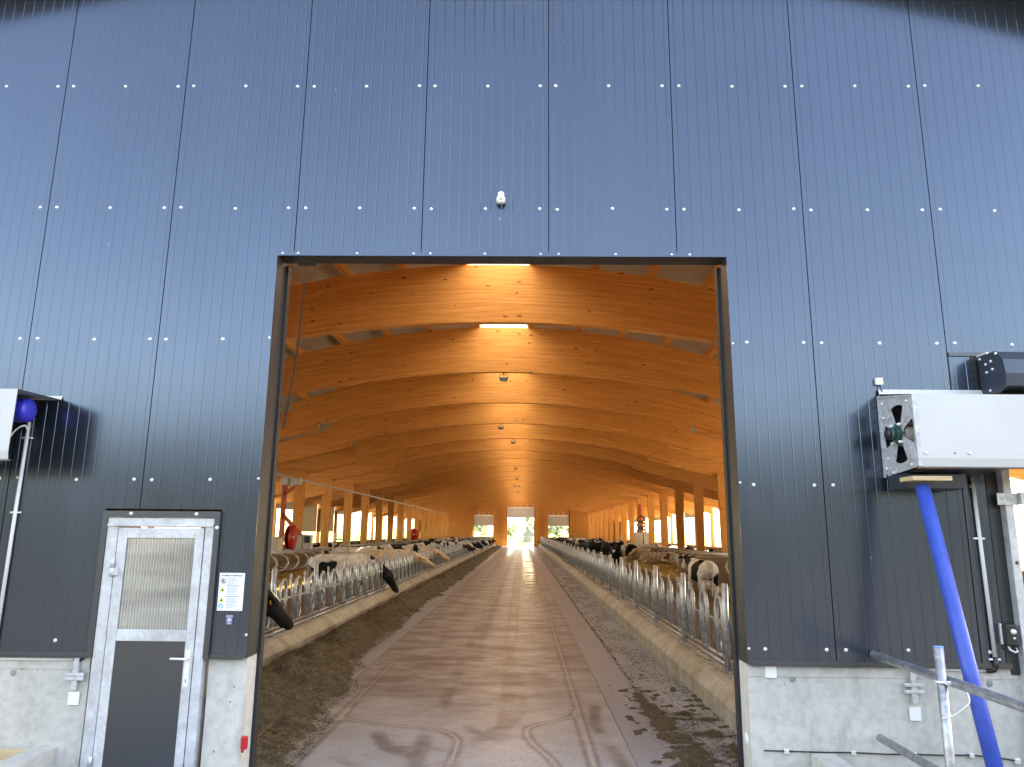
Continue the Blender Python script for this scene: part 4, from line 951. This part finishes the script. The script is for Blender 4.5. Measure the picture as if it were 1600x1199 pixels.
# ------------------------------------------------------------------ equipment on the reel side
t = thing('cow_brush_stand', (-10.45, 27.0, 0), 'rust-red brush stand with diagonal arm and grey motor boxes on top', 'brush stand')
MB().bbox(-.42, -.22, -.1, .1, 0, 4.1, .01).build('post', RUST, t)
b = MB(); b.poly([(-.32, -.1, 2.85), (.55, -.1, 2.0), (.62, -.1, 1.85), (.5, -.1, 1.82), (-.32, -.1, 2.62)], (0, .12, 0)); b.build('diagonal_arm', RUST, t)
b = MB(); b.poly([(-.3, -.1, 3.75), (.15, -.1, 4.05), (.15, -.1, 3.92), (-.3, -.1, 3.55)], (0, .1, 0)); b.build('strut', RUST, t)
for x in (-.45, .02): MB().bbox(x, x+.38, -.25, .15, 4.05, 4.4, .03).build('motor_box', GALV, t)
for nm, lab, x, y, z, m in (('hose_reel', 'red hose reel seen nearly edge-on beside the brush stand', -10.1, 26.2, 1.75, RED), ('hose_reel', 'red round hose reel far along the timber columns', -10.15, 63.2, 1.75, RED)):
    t = thing(nm, (x, y, z), lab, 'hose reel')
    ax_ = Vector((.997, -.07, 0)) if y < 30 else Vector((.25, -.97, 0)); u = Vector((ax_.y, -ax_.x, 0)); k = .52
    for s_ in (-.09, .09):
        b = MB(); b.loft([(ax_*s_, u*k, Vector((0, 0, k))), (ax_*(s_+.02), u*k, Vector((0, 0, k)))], 28); b.build('rim', m, t)
    b = MB(); b.loft([(ax_*-.07, u*k*.75, Vector((0, 0, k*.75))), (ax_*.09, u*k*.75, Vector((0, 0, k*.75)))], 20); b.build('hose_drum', BLACKP, t)
    b = MB(); b.loft([(ax_*.11, u*.1, Vector((0, 0, .1))), (ax_*.15, u*.08, Vector((0, 0, .08)))], 12); b.build('hub', GALV, t)
    MB().box(-.32, -.1, -.04, .04, -.08, .08).build('wall_arm', GALV, t)
for lab, x, y, w_, h, sc_ in (('beige sheet metal feeder cabinet nearest the doorway', -10.0, 24.6, .95, .62, 0), ('beige sheet metal feeder cabinet with a display column', -10.0, 27.9, .8, .72, 1)):
    t = thing('feeder_cabinet', (x, y, 1.13), lab, 'cabinet')
    MB().bbox(-.75, .0, -.3, .3, 0, h, .015).build('cabinet', BOX, t); MB().bbox(-.77, .02, -.32, .32, h, h+.025, .008).build('lid', GALV, t)
    if sc_:
        MB().bbox(.03, .38, -.25, .1, -.05, h, .01).build('display_column', WHITE, t); MB().bbox(.08, .33, -.258, -.251, h-.36, h-.06, .002).build('display', SCREEN, t)
t = thing('feeder_cabinet', (9.3, 50, 1.1), 'pale double cabinet on the clean-strip side stall wall', 'cabinet')
for x in (-.55, .1): MB().bbox(x-.3, x+.28, -.3, .3, 0, 1.0, .02).build('cabinet', BOX, t)
MB().bbox(-.9, .4, -.32, .32, 1.0, 1.03, .01).build('lid', GALV, t)
t = thing('cow_brush_stand', (9.35, 52.5, 0), 'dark brush stand with round motors above the pale double cabinet', 'brush stand')
MB().bbox(-.08, .08, -.1, .1, 0, 4.3, .01).build('post', RUST, t)
for z in (3.15, 2.7, 2.2):
    b = MB(); b.tube([(.3*math.cos(a), -.15, z+.2*math.sin(a)) for a in np.linspace(0, 6.28, 17)[:-1]], .06, 6, closed=True); b.build('coil', GREYD, t)
b = MB(); b.poly([(0, -.12, 1.5), (1.0, -.12, 2.3), (1.0, -.12, 2.45), (0, -.12, 1.7)], (0, .1, 0)); b.build('diagonal_arm', RUST, t)
tag(MB().tube([(-10.2, 3, 4.33), (-10.2, 96, 4.33)], .055, 8).build('supply_pipe', WHITE), 'long white supply pipe running along the timber columns', 'pipe')
# ------------------------------------------------------------------ feed fences
def u_loop(yc, n=8, seg=8, w_=.15, top=1.07):
    pts = [(0, yc-w_, .47), (0, yc-w_, top)]
    pts += [(0, yc-w_*math.cos(a), top+w_*1.15*math.sin(a)) for a in np.linspace(0, math.pi, seg)[1:-1]]
    pts += [(0, yc+w_, top), (0, yc+w_*1.05, .93), (0, yc+w_*.75, .47)]
    return pts
def headlock_mesh(n): return MB().tube(u_loop(0, n, 9 if n > 6 else 5), .026, n).mesh('headlock', GALVF)
def lock_mesh(n): return MB().tube([(.035, .50, .52), (.035, .38, .93), (.035, .25, 1.33)], .022, n).box(.01, .06, .36, .40, .9, .96).mesh('lock_bar', GALVF)
def stop_mesh(n):
    b = MB(); b.tube([(.03, y, z) for y, z in ((-.07, .80), (-.07, .60), (-.03, .56), (.08, .56), (.12, .62), (.1, .80))], .013, n, closed=True); b.tube([(.03, .01, .8), (.03, .01, .93)], .013, n); b.box(.0, .05, -.1, .11, .9, .955)
    return b.mesh('stop_loop', GALVF)
def rails_mesh(n):
    b = MB()
    for z in (.42, .50): b.tube([(0, 0, z), (0, 2.5, z)], .021, n)
    return b.mesh('base_rail', GALVF)
def shaft_mesh(n): return MB().tube([(.03, 0, .93), (.03, 2.5, .93)], .014, n).mesh('control_shaft', GALVF)
def post_mesh(n): return MB().tube([(-.03, 0, .33), (-.03, 0, 1.44), (-.03, 0, 1.45)], [.042, .042, .03], n).box(-.09, .03, -.07, .07, .366, .38).mesh('post', GALVF)
fm = [headlock_mesh(10), lock_mesh(8), stop_mesh(6), rails_mesh(8), shaft_mesh(6), post_mesh(12)]
def far_bay(n):
    b = MB()
    for i in range(3):
        y = .42+.833*i; b.tube([(p[0], p[1]+y, p[2]) for p in u_loop(0, n, 5)], .026, n); b.tube([(.035, y+.44, .52), (.035, y+.26, 1.33)], .022, n); b.tube([(.03, y+.13, .8), (.03, y+.13, .58), (.03, y+.3, .58), (.03, y+.3, .8)], .013, 4)
    for z in (.42, .50): b.tube([(0, 0, z), (0, 2.5, z)], .021, n)
    b.tube([(.03, 0, .93), (.03, 2.5, .93)], .014, 4); b.tube([(-.03, 0, .33), (-.03, 0, 1.45)], .042, 6)
    return b.mesh('feed_fence', GALVF)
fb5 = far_bay(5)
def fence_bay():
    t = thing('feed_fence', (0, 0, 0), 'x', 'feed fence')
    for i in range(3):
        h = link('headlock', fm[0], t, (0, .42+.833*i, 0)); link('lock_bar', fm[1], h); link('stop_loop', fm[2], h)
    link('base_rail', fm[3], t); link('control_shaft', fm[4], t); link('post', fm[5], t); return t
proto = fence_bay(); used = False
for X, y0, where in ((FL, 1.18, 'along the kerb with the silage heap'), (FR, 1.12, 'along the kerb with the swept strip')):
    i = 0; y = y0
    while y+2.5 < YE:
        if i < 12:
            if not used: o = proto; used = True
            else: o = copy_tree(proto)
            o.location = (X, y, 0)
        else: o = link('feed_fence', fb5, None, (X, y, 0))
        tag(o, '%s galvanised headlock fence bay %s' % (nth(i), where), 'feed fence', 'feed fence bays '+where); y += 2.5; i += 1

# ------------------------------------------------------------------ silage heap and loose feed
EDGE = [(-4, -2.0), (1.3, -2.16), (2.44, -2.2), (2.96, -2.42), (4.3, -2.28), (5, -2.65), (5.7, -2.52), (6.4, -2.82), (7.2, -2.78), (10.1, -2.76), (12.7, -2.86), (15.6, -2.85), (20, -2.75), (30, -2.75), (44, -2.8), (73, -2.82), (97, -2.85)]
def edge_x(y): return float(np.interp(y, [e[0] for e in EDGE], [e[1] for e in EDGE]))
def feed_h(x, y):
    e = edge_x(y)+.28*noise.noise((y*1.1, 0, 1))+.16*noise.noise((y*4, 0, 2))+.07*noise.noise((y*13, 0, 2))
    u = (e-x)/(e-KL)
    if u <= 0: return -.03
    base = .27*min(1, u*2.2)**.7*(1-.62*max(0, u-.55)/.45)
    base *= .8+.45*noise.noise((x*1.4, y*.9, 5))
    lump = noise.fractal((x*3.2, y*2.6, 7), 1, 2, 5)
    return base*(1+.55*lump)+.02*noise.noise((x*14, y*14, 3))
vs = []; fs = []; ys = list(np.arange(.34, 14, .045))+list(np.arange(14, 40, .14))+list(np.arange(40, 97, .6)); nx = 56
for y in ys:
    for i in range(nx+1):
        x = KL+.005+(2.05)*i/nx; vs.append((x, y, feed_h(x, y)))
for j in range(len(ys)-1):
    for i in range(nx):
        a = j*(nx+1)+i
        if max(vs[k][2] for k in (a, a+1, a+nx+2, a+nx+1)) > -.02: fs.append((a, a+1, a+nx+2, a+nx+1))
b = MB().add(vs, fs, smooth=True); rr = random.Random(2)
def strand(b, x, y, z, l, wd, mi, up=.5):
    a = rr.uniform(0, 6.283); dz = rr.uniform(-.35, up)*l; dx, dy = l*math.cos(a), l*math.sin(a); px, py = -math.sin(a)*wd, math.cos(a)*wd
    b.add([(x, y, z), (x+px, y+py, z+wd*.5), (x+dx+px*.3, y+dy+py*.3, z+dz), (x+dx, y+dy, z+dz)], [(0, 1, 2, 3)], mi)
for k in range(32000):
    y = .34+13.6*rr.random()**1.5; e = edge_x(y); x = KL+(e+.14-KL)*rr.random(); z = feed_h(x, y)
    z = max(z, 0)
    strand(b, x, y, z+rr.uniform(-.005, .02), rr.uniform(.03, .11), rr.uniform(.003, .008), 1 if rr.random() < .6 else 0)
for k in range(5000):
    y = 14+40*rr.random(); e = edge_x(y); x = KL+(e+.1-KL)*rr.random(); strand(b, x, y, max(feed_h(x, y), 0)+.01, rr.uniform(.06, .14), .009, 1 if rr.random() < .5 else 0)
tag(b.build('silage_heap', [FEED, STRAND]), kind='stuff')
# scattered remains on the swept side
CL = [(1.52, 3.75, .10, .45), (1.56, 3.1, .16, .5), (1.58, 2.5, .2, .5), (1.6, 1.9, .2, .5), (1.62, 1.2, .24, .6), (1.7, .4, .3, .6), (1.95, 2.15, .2, .12), (2.12, 1.5, .16, .22), (1.9, 3.0, .16, .06), (2.05, .9, .2, .1), (2.1, 2.75, .1, .06)]
def loose_h(x, y):
    s_ = 0
    for cx, cy, rx, ry in CL: s_ = max(s_, 1-((x-cx)/rx)**2-((y-cy)/ry)**2)
    nn = noise.fractal((x*6, y*6, 9), 1, 2, 5)
    return .045*(s_*.7+.85*nn-.3) if s_ > -.5 else -.01
vs = []; fs = []; xs_ = np.linspace(1.2, KR, 60); ys = np.linspace(-.6, 4.6, 230)
for y in ys:
    for x in xs_: vs.append((x, y, loose_h(x, y)))
for j in range(len(ys)-1):
    for i in range(59):
        a = j*60+i
        if max(vs[k][2] for k in (a, a+1, a+61, a+60)) > .002: fs.append((a, a+1, a+61, a+60))
b = MB().add(vs, fs, smooth=True)
for k in range(6000):
    cx, cy, rx, ry = rr.choice(CL); x, y = cx+rr.gauss(0, rx*.75), cy+rr.gauss(0, ry*.8)
    if x > KR-.02 or x < 1.2: continue
    strand(b, x, y, max(0, loose_h(x, y))+.003, rr.uniform(.02, .07), rr.uniform(.003, .005), 1 if rr.random() < .6 else 0, .25)
for k in range(20000):
    y = -.5+70*rr.random()**1.7; x = 1.55+(.73)*rr.random()**.8
    if noise.noise((x*2.2, y*1.0, 4)) < rr.uniform(-.45, .3): continue
    strand(b, x, y, .001, rr.uniform(.02, .07), rr.uniform(.005, .012), 0, .1)
for k in range(2600):
    y = 2.8+50*rr.random()**1.4; strand(b, 1.56+rr.gauss(0, .018)-.0, y, .001, rr.uniform(.02, .06), .008, 0, .1)
for k in range(2500):   # crumbs on the kerb top under the fence
    y = 1+40*rr.random()**1.5; strand(b, KR+.2+abs(rr.gauss(0, .09)), y, .372, rr.uniform(.02, .06), .008, 0, .3)
for k in range(2500):
    y = .5+30*rr.random()**1.5; strand(b, rr.uniform(-2.6, .9), y, .002, rr.uniform(.015, .04), .004, 0, .1)
tag(b.build('loose_feed', [FEED, STRAND]), kind='stuff')

# ------------------------------------------------------------------ cows
def remesh(b, vox):
    o = b.build('cow_form', []); 
    m1 = o.modifiers.new('r', 'REMESH'); m1.mode = 'VOXEL'; m1.voxel_size = vox; m1.use_smooth_shade = True
    m2 = o.modifiers.new('s', 'SMOOTH'); m2.factor = .5; m2.iterations = 5
    dg = bpy.context.evaluated_depsgraph_get(); dg.update(); me = bpy.data.meshes.new_from_object(o.evaluated_get(dg)); bpy.data.objects.remove(o)
    me.materials.clear(); me.materials.append(COW['pied']); me.polygons.foreach_set('use_smooth', [True]*len(me.polygons)); return me
def chain(b, pts, n=14):
    """pts: (x, y, z, half width, half height)"""
    secs = []
    for i, (x, y, z, wd, h) in enumerate(pts):
        p0, p1 = pts[max(i-1, 0)], pts[min(i+1, len(pts)-1)]
        t = Vector((p1[0]-p0[0], p1[1]-p0[1], p1[2]-p0[2])).normalized()
        side = Vector((0, 1, 0)) if abs(t.y) < .8 else Vector((1, 0, 0))
        side = (side-t*side.dot(t)).normalized(); v = t.cross(side)
        secs.append(((x, y, z), side*wd, v*h))
    b.loft(secs, n)
def head(b, poll, muz, yaw=0.0):
    """head from the poll to the muzzle, ears and small horns buds"""
    p, m = Vector(poll), Vector(muz); d = (m-p); L = d.length; d.normalize(); side = Vector((-math.sin(yaw), math.cos(yaw), 0)); side = (side-d*side.dot(d)).normalized(); upv = side.cross(d)*-1
    if upv.z < 0: upv = -upv
    prof = [(-.10, .07, .09, -.03), (0, .10, .13, -.035), (.14, .118, .15, -.045), (.26, .11, .14, -.05), (.42, .085, .115, -.045), (.60, .068, .092, -.035), (.78, .068, .082, -.03), (.92, .078, .08, -.03), (1.0, .062, .062, -.03), (1.03, .03, .035, -.03)]
    b.loft([(p+d*(L*t)+upv*o, side*wd, upv*h) for t, wd, h, o in prof], 16)
    b.loft([(p+d*(L*t)-upv*(.10), side*.05, upv*.045) for t in (.2, .5, .85)], 8)
    for s_ in (-1, 1):
        e0 = p+d*.02+side*(s_*.085)+upv*.0
        ax = (side*s_-d*.15-upv*.12).normalized()
        b.loft([(e0+ax*q, d*r_, upv*max(r_*.5, .026)) for q, r_ in ((-.02, .04), (.05, .062), (.12, .082), (.19, .062), (.245, .02))], 10)
    return p, d, side, upv, L
def cow_form(pose):
    b = MB()
    if pose == 'lying':
        dz = -.62
        chain(b, [(-.98, 0, 1.12+dz, .08, .12), (-.92, 0, 1.10+dz, .24, .26), (-.7, .02, 1.05+dz, .36, .36), (-.35, .02, 1.0+dz, .42, .38), (0, .0, 1.0+dz, .43, .39), (.3, 0, 1.03+dz, .38, .38), (.55, 0, 1.08+dz, .3, .36), (.75, 0, 1.14+dz, .22, .30), (.9, 0, 1.2+dz, .13, .22)])
        chain(b, [(.6, 0, 1.2+dz, .17, .25), (.85, 0, 1.32+dz, .13, .19), (1.1, 0, 1.43+dz, .10, .15), (1.25, 0, 1.47+dz, .09, .12)])
        hd = head(b, (1.22, 0, 1.53+dz), (1.66, 0, 1.22+dz))
        for s_ in (-1, 1): chain(b, [(.5, .2*s_, .3, .12, .15), (.75, .26*s_, .16, .085, .09), (.95, .24*s_, .09, .06, .06), (.7, .2*s_, .06, .05, .05)], 10)
        chain(b, [(-.7, -.2, .35, .2, .2), (-.35, -.42, .22, .13, .14), (-.2, -.48, .14, .08, .09), (-.55, -.55, .08, .055, .055), (-.7, -.55, .06, .05, .05)], 10)
        chain(b, [(-.95, .05, .6, .03, .03), (-1.05, .15, .3, .025, .025), (-1.0, .3, .06, .03, .03)], 8)
        return remesh(b, .022), hd
    chain(b, [(-1.0, 0, 1.2, .07, .08), (-.95, 0, 1.17, .19, .19), (-.85, 0, 1.13, .25, .27), (-.66, 0, 1.10, .28, .31), (-.4, 0, 1.04, .31, .36), (-.1, 0, .99, .335, .40), (.2, 0, 1.0, .325, .40), (.45, 0, 1.03, .28, .38), (.63, 0, 1.07, .23, .34), (.78, 0, 1.09, .17, .27), (.88, 0, 1.08, .1, .17)], 18)
    # hip and pin bones, brisket
    for s_ in (-1, 1): chain(b, [(-.52, .22*s_, 1.33, .05, .05), (-.48, .20*s_, 1.36, .06, .05), (-.40, .16*s_, 1.36, .05, .04)], 8)
    neck = {'level': [(.66, 0, 1.18, .16, .26), (.9, 0, 1.24, .125, .20), (1.12, 0, 1.31, .10, .155), (1.28, 0, 1.36, .09, .12)],
            'over': [(.66, 0, 1.16, .16, .26), (.9, 0, 1.13, .13, .21), (1.12, 0, 1.07, .11, .17), (1.28, 0, 1.03, .095, .14)],
            'reach': [(.66, 0, 1.14, .16, .26), (.9, 0, 1.08, .14, .22), (1.12, 0, 1.0, .12, .19), (1.28, 0, .93, .105, .155)],
            'eating': [(.66, 0, 1.12, .16, .26), (.9, 0, 1.02, .13, .21), (1.12, 0, .88, .11, .17), (1.28, 0, .76, .095, .14)]}[pose]
    chain(b, neck)
    hd = {'level': lambda: head(b, (1.27, 0, 1.43), (1.70, 0, 1.08)), 'over': lambda: head(b, (1.27, 0, 1.10), (1.76, 0, .80)), 'reach': lambda: head(b, (1.27, 0, 1.0), (1.66, 0, .58)), 'eating': lambda: head(b, (1.27, 0, .83), (1.55, 0, .35))}[pose]()
    for s_ in (-1, 1):
        st_ = .06*s_
        chain(b, [(-.66, .17*s_, 1.12, .13, .2), (-.60+st_, .2*s_, .88, .12, .19), (-.58+st_, .21*s_, .72, .085, .13), (-.70+st_, .21*s_, .56, .06, .085), (-.80+st_, .2*s_, .47, .05, .065), (-.78+st_, .2*s_, .32, .038, .045), (-.74+st_, .2*s_, .14, .04, .045), (-.70+st_, .2*s_, .06, .055, .06), (-.68+st_, .2*s_, .0, .06, .07)], 12)
        chain(b, [(.58, .15*s_, 1.0, .1, .17), (.56-st_, .18*s_, .78, .09, .12), (.55-st_, .18*s_, .6, .065, .08), (.56-st_, .18*s_, .45, .055, .06), (.55-st_, .18*s_, .3, .04, .042), (.55-st_, .18*s_, .12, .042, .045), (.58-st_, .18*s_, .05, .055, .058), (.59-st_, .18*s_, 0, .06, .065)], 12)
    b.loft([((-.5, 0, z), (r_*1.25, 0, 0), (0, r_, 0)) for z, r_ in ((.74, .15), (.62, .17), (.52, .15), (.47, .08))], 12)
    chain(b, [(-.97, 0, 1.32, .03, .04), (-1.05, .01, 1.2, .028, .03), (-1.07, .03, .95, .022, .024), (-1.06, .04, .65, .022, .024), (-1.05, .05, .5, .035, .035), (-1.04, .05, .35, .03, .03), (-1.04, .05, .27, .012, .012)], 8)
    return remesh(b, .02), hd
FORMS = {p: cow_form(p) for p in ('level', 'over', 'reach', 'eating', 'lying')}
tagm = MB().bbox(-.004, .004, -.028, .028, -.035, .03, .004).mesh('ear_tag', YTAG)
eyem = MB().loft([((0, 0, z), (r_, 0, 0), (0, r_, 0)) for z, r_ in ((-.02, .006), (-.012, .017), (0, .021), (.012, .017), (.02, .006))], 10).mesh('eye', EYE)
def cow(pose, hide, x, y, rot, label, group, z=0, s=1.0, detail=False):
    me, (p, d, side, upv, L) = FORMS[pose]
    o = link('cow', me, None, (x, y, z)); o.rotation_euler.z = R(rot); o.scale = (s, s, s)
    o.material_slots[0].link = 'OBJECT'; o.material_slots[0].material = COW[hide]
    tag(o, label, 'cow', group)
    if detail:
        for s_ in (-1, 1):
            link('eye', eyem, o, p+d*(L*.27)+side*(s_*.108)+upv*.005)
            link('ear_tag', tagm, o, p+d*.0+side*(s_*.22)-upv*.07)
    return o
HN = {'pied': 'black and white', 'black': 'mostly black', 'white': 'mostly white', 'cream': 'cream', 'redpied': 'red and white', 'brown': 'reddish brown'}
# feeding row, silage side
def fence_cow(pose, hide, y, rot, label, s=1, detail=True, dx=0): return cow(pose, hide, FL-1.12*math.cos(R(rot))+dx, y-1.12*math.sin(R(rot)), rot, label, 'cows at the feed fence', s=s, detail=detail)
c1 = fence_cow('reach', 'blaze', 5.2, 40, 'black cow with white poll nearest the doorway, nose down over the kerb', s=1.06)
fence_cow('eating', 'blackhead', 15.6, 4, 'black and white cow with black head reaching down into the silage', dx=.05)
fence_cow('over', 'cream', 21.8, 14, 'cream cow holding its head over kerb, nearer of the two', dx=.15)
fence_cow('over', 'cream', 27.9, 10, 'pinkish cream cow holding its head over kerb, farther of the two', dx=.15)
rq = random.Random(11); n = 0; y = 44.5
while y < 95:
    h = rq.choice(['black', 'black', 'black', 'pied', 'pied', 'white', 'redpied']); pose = rq.choice(['eating', 'eating', 'over'])
    fence_cow(pose, h, y, rq.uniform(-12, 12), '%s cow at the silage, %s in the far feeding row from the front' % (HN[h], nth(n)), detail=n < 4); n += 1; y += rq.uniform(1.7, 3.2)
# standing and lying animals on the silage side
def free(pose, hide, x, y, rot, label, z=0, s=1, g='cows resting behind the fences'): return cow(pose, hide, x, y, rot, label, g, z, s)
free('level', 'white', -6.9, 25.0, 8, 'white cow with black patches standing behind the headlock fence')
free('level', 'pied', -6.0, 26.5, 15, 'black and white cow standing behind the first cream feeding cow')
free('level', 'pied', -6.4, 31.8, 20, 'black and white cow standing farther back than both cream feeding cows')
for i, (h, x, y, r_, zz_) in enumerate((('pied', -9.0, 38.0, 200, .2), ('brown', -9.0, 41, 190, .2), ('cream', -8.9, 44.3, 10, .2), ('pied', -9.1, 47.8, 170, .2), ('cream', -9.0, 51, 200, .2), ('redpied', -8.9, 57, 15, .2), ('pied', -9.0, 64, 190, .2))):
    free('lying', h, x, y, r_, '%s cow lying on straw by hose reel side wall, %s from front' % (HN[h], nth(i)), zz_)
for i, (h, x, y, r_) in enumerate((('black', -6.5, 40, 80), ('pied', -6.0, 47, 20), ('black', -7, 52, 100), ('pied', -6.2, 58, -10), ('redpied', -6.4, 66, 60), ('pied', -6.6, 75, 200), ('black', -6.2, 83, 90))):
    free('level', h, x, y, r_, '%s cow standing behind silage side fence, %s from front' % (HN[h], nth(i)))
for i, (h, x, y) in enumerate((('black', -12.6, 27), ('pied', -12.8, 32), ('black', -12.7, 40.5), ('black', -12.4, 43.5), ('pied', -12.7, 47), ('black', -12.9, 58), ('pied', -12.5, 70))):
    free('lying' if i % 2 else 'level', h, x, y, 170+30*(i % 3), '%s cow beyond the hose reel side columns, %s from the front' % (HN[h], nth(i)), .25 if i % 2 else -.25)
# clean-strip side
cc = free('level', 'pied', 5.5, 17.0, 98, 'black and white cow seen from behind in front of the grey cross wall', s=.93)
free('level', 'black', 5.0, 33.5, 84, 'black cow with white hind leg seen from behind near the fence')
for i, (h, x, y, r_) in enumerate((('redpied', 8.45, 30.2, 165), ('cream', 8.0, 38.4, 175), ('brown', 8.3, 42, 170), ('cream', 7.9, 45, 165), ('pied', 8.2, 48, 10), ('redpied', 8.2, 54, 190))):
    free('lying', h, x, y, r_, '%s cow lying on straw beside stall dividers, %s from front' % (HN[h], nth(i)), .2)
rq = random.Random(5)
for i in range(26):
    y = 40+2.1*i+rq.uniform(-.6, .6); x = rq.uniform(3.9, 6.0) if i % 3 else rq.uniform(5.6, 7.6); h = rq.choice(['black', 'black', 'pied', 'pied', 'black', 'cream', 'white'])
    free('level', h, x, y, rq.choice([90, 70, 180, 110, 250, 10]), '%s cow crowded behind the swept-side fence, %s from front' % (HN[h], nth(i)))
for i, (h, x, y) in enumerate((('pied', 12.0, 37), ('black', 12.2, 44), ('pied', 12.0, 52), ('redpied', 12.1, 60))):
    free('lying' if i % 2 else 'level', h, x, y, 200, '%s cow beyond the clean-strip side columns, %s from the front' % (HN[h], nth(i)), .25 if i % 2 else -.25)
free('over', 'white', 3.75, 93.0, 180, 'white faced cow with head through the swept-side fence at the far end', g='cows at the feed fence')

# ------------------------------------------------------------------ beyond the far doorway
for s_, lab in ((-1, 'tubular field gate in the far doorway, leaf on the silage side'), (1, 'tubular field gate in the far doorway, leaf on the swept side')):
    t = thing('field_gate', (-.05+.16*s_, YE+1.2, 0), lab, 'gate')
    b = MB(); b.tube([(0, 0, -.05), (0, 0, 1.5)], .06, 8); b.build('post', GALV, t)
    b = MB(); b.tube([(.1*s_, 0, .3), (.1*s_, 0, 1.35), (1.8*s_, 0, 1.35), (1.8*s_, 0, .3)], .035, 6, closed=True)
    for z in (.55, .8, 1.08): b.tube([(.1*s_, 0, z), (1.8*s_, 0, z)], .022, 6)
    b.build('gate_leaf', GALV, t)
t = thing('garden_shed', (1.3, 152, -.12), 'small grey gabled shed standing beyond the far doorway', 'shed')
b = MB(); b.box(-1.15, 1.15, -1.5, 1.5, 0, 1.7); b.poly([(-1.15, -1.5, 1.7), (1.15, -1.5, 1.7), (0, -1.5, 2.7)], (0, 3, 0)); b.build('shed_body', TIN, t)
b = MB(); b.poly([(-1.3, -1.7, 1.6), (0, -1.7, 2.75), (0, -1.7, 2.85), (-1.4, -1.7, 1.62)], (0, 3.4, 0)); b.poly([(1.3, -1.7, 1.6), (0, -1.7, 2.75), (0, -1.7, 2.85), (1.4, -1.7, 1.62)], (0, 3.4, 0)); b.build('shed_roof', TIN, t)
MB().box(-.04, .04, -.04, .04, 2.8, 4.3).build('mast', GALV, t)
t = thing('pasture_fence', (0, 130, -.12), 'low pale post and rail fence crossing the meadow', 'fence')
for z in (.5, .95): MB().box(-40, 40, -.03, .03, z, z+.1).build('rail', TIN, t)
for k in range(-8, 9): MB().box(k*5-.06, k*5+.06, .031, .15, 0, 1.2).build('post', TIN, t)
def tree(x, y, h, w_, label, seed, n=1500, leaf=.35, cb=.25):
    rt_ = random.Random(seed); t = thing('tree', (x, y, -.12), label, 'tree', 'trees beyond the barn')
    b = MB(); b.tube([(0, 0, 0), (.03*h*rt_.uniform(-1, 1), 0, h*.45), (0, .02*h, h*.85)], [.03*h, .02*h, .005*h], 8)
    blobs = []
    for k in range(16):
        a = rt_.uniform(0, 6.28); zz_ = rt_.uniform(cb+.08, .92); rr_ = w_*(1-abs(zz_-.5)*1.1)*rt_.uniform(.2, .8); c = Vector((rr_*math.cos(a), rr_*math.sin(a), zz_*h)); blobs.append((c, w_*rt_.uniform(.28, .5)))
        b.tube([(0, 0, max(.2, zz_-.2)*h), tuple(c)], [.012*h, .004*h], 5)
    b.build('trunk', BARK, t); b = MB()
    for k in range(n):
        c, r_ = rt_.choice(blobs); v = Vector((rt_.gauss(0, 1), rt_.gauss(0, 1), rt_.gauss(0, 1))).normalized()*r_*rt_.random()**.4
        q = c+v; u = Vector((rt_.gauss(0, 1), rt_.gauss(0, 1), rt_.gauss(0, 1))).normalized(); w2 = u.orthogonal().normalized(); l = leaf*rt_.uniform(.6, 1.3)
        b.add([q-u*l, q+w2*l*.6, q+u*l, q-w2*l*.6], [(0, 1, 2, 3)])
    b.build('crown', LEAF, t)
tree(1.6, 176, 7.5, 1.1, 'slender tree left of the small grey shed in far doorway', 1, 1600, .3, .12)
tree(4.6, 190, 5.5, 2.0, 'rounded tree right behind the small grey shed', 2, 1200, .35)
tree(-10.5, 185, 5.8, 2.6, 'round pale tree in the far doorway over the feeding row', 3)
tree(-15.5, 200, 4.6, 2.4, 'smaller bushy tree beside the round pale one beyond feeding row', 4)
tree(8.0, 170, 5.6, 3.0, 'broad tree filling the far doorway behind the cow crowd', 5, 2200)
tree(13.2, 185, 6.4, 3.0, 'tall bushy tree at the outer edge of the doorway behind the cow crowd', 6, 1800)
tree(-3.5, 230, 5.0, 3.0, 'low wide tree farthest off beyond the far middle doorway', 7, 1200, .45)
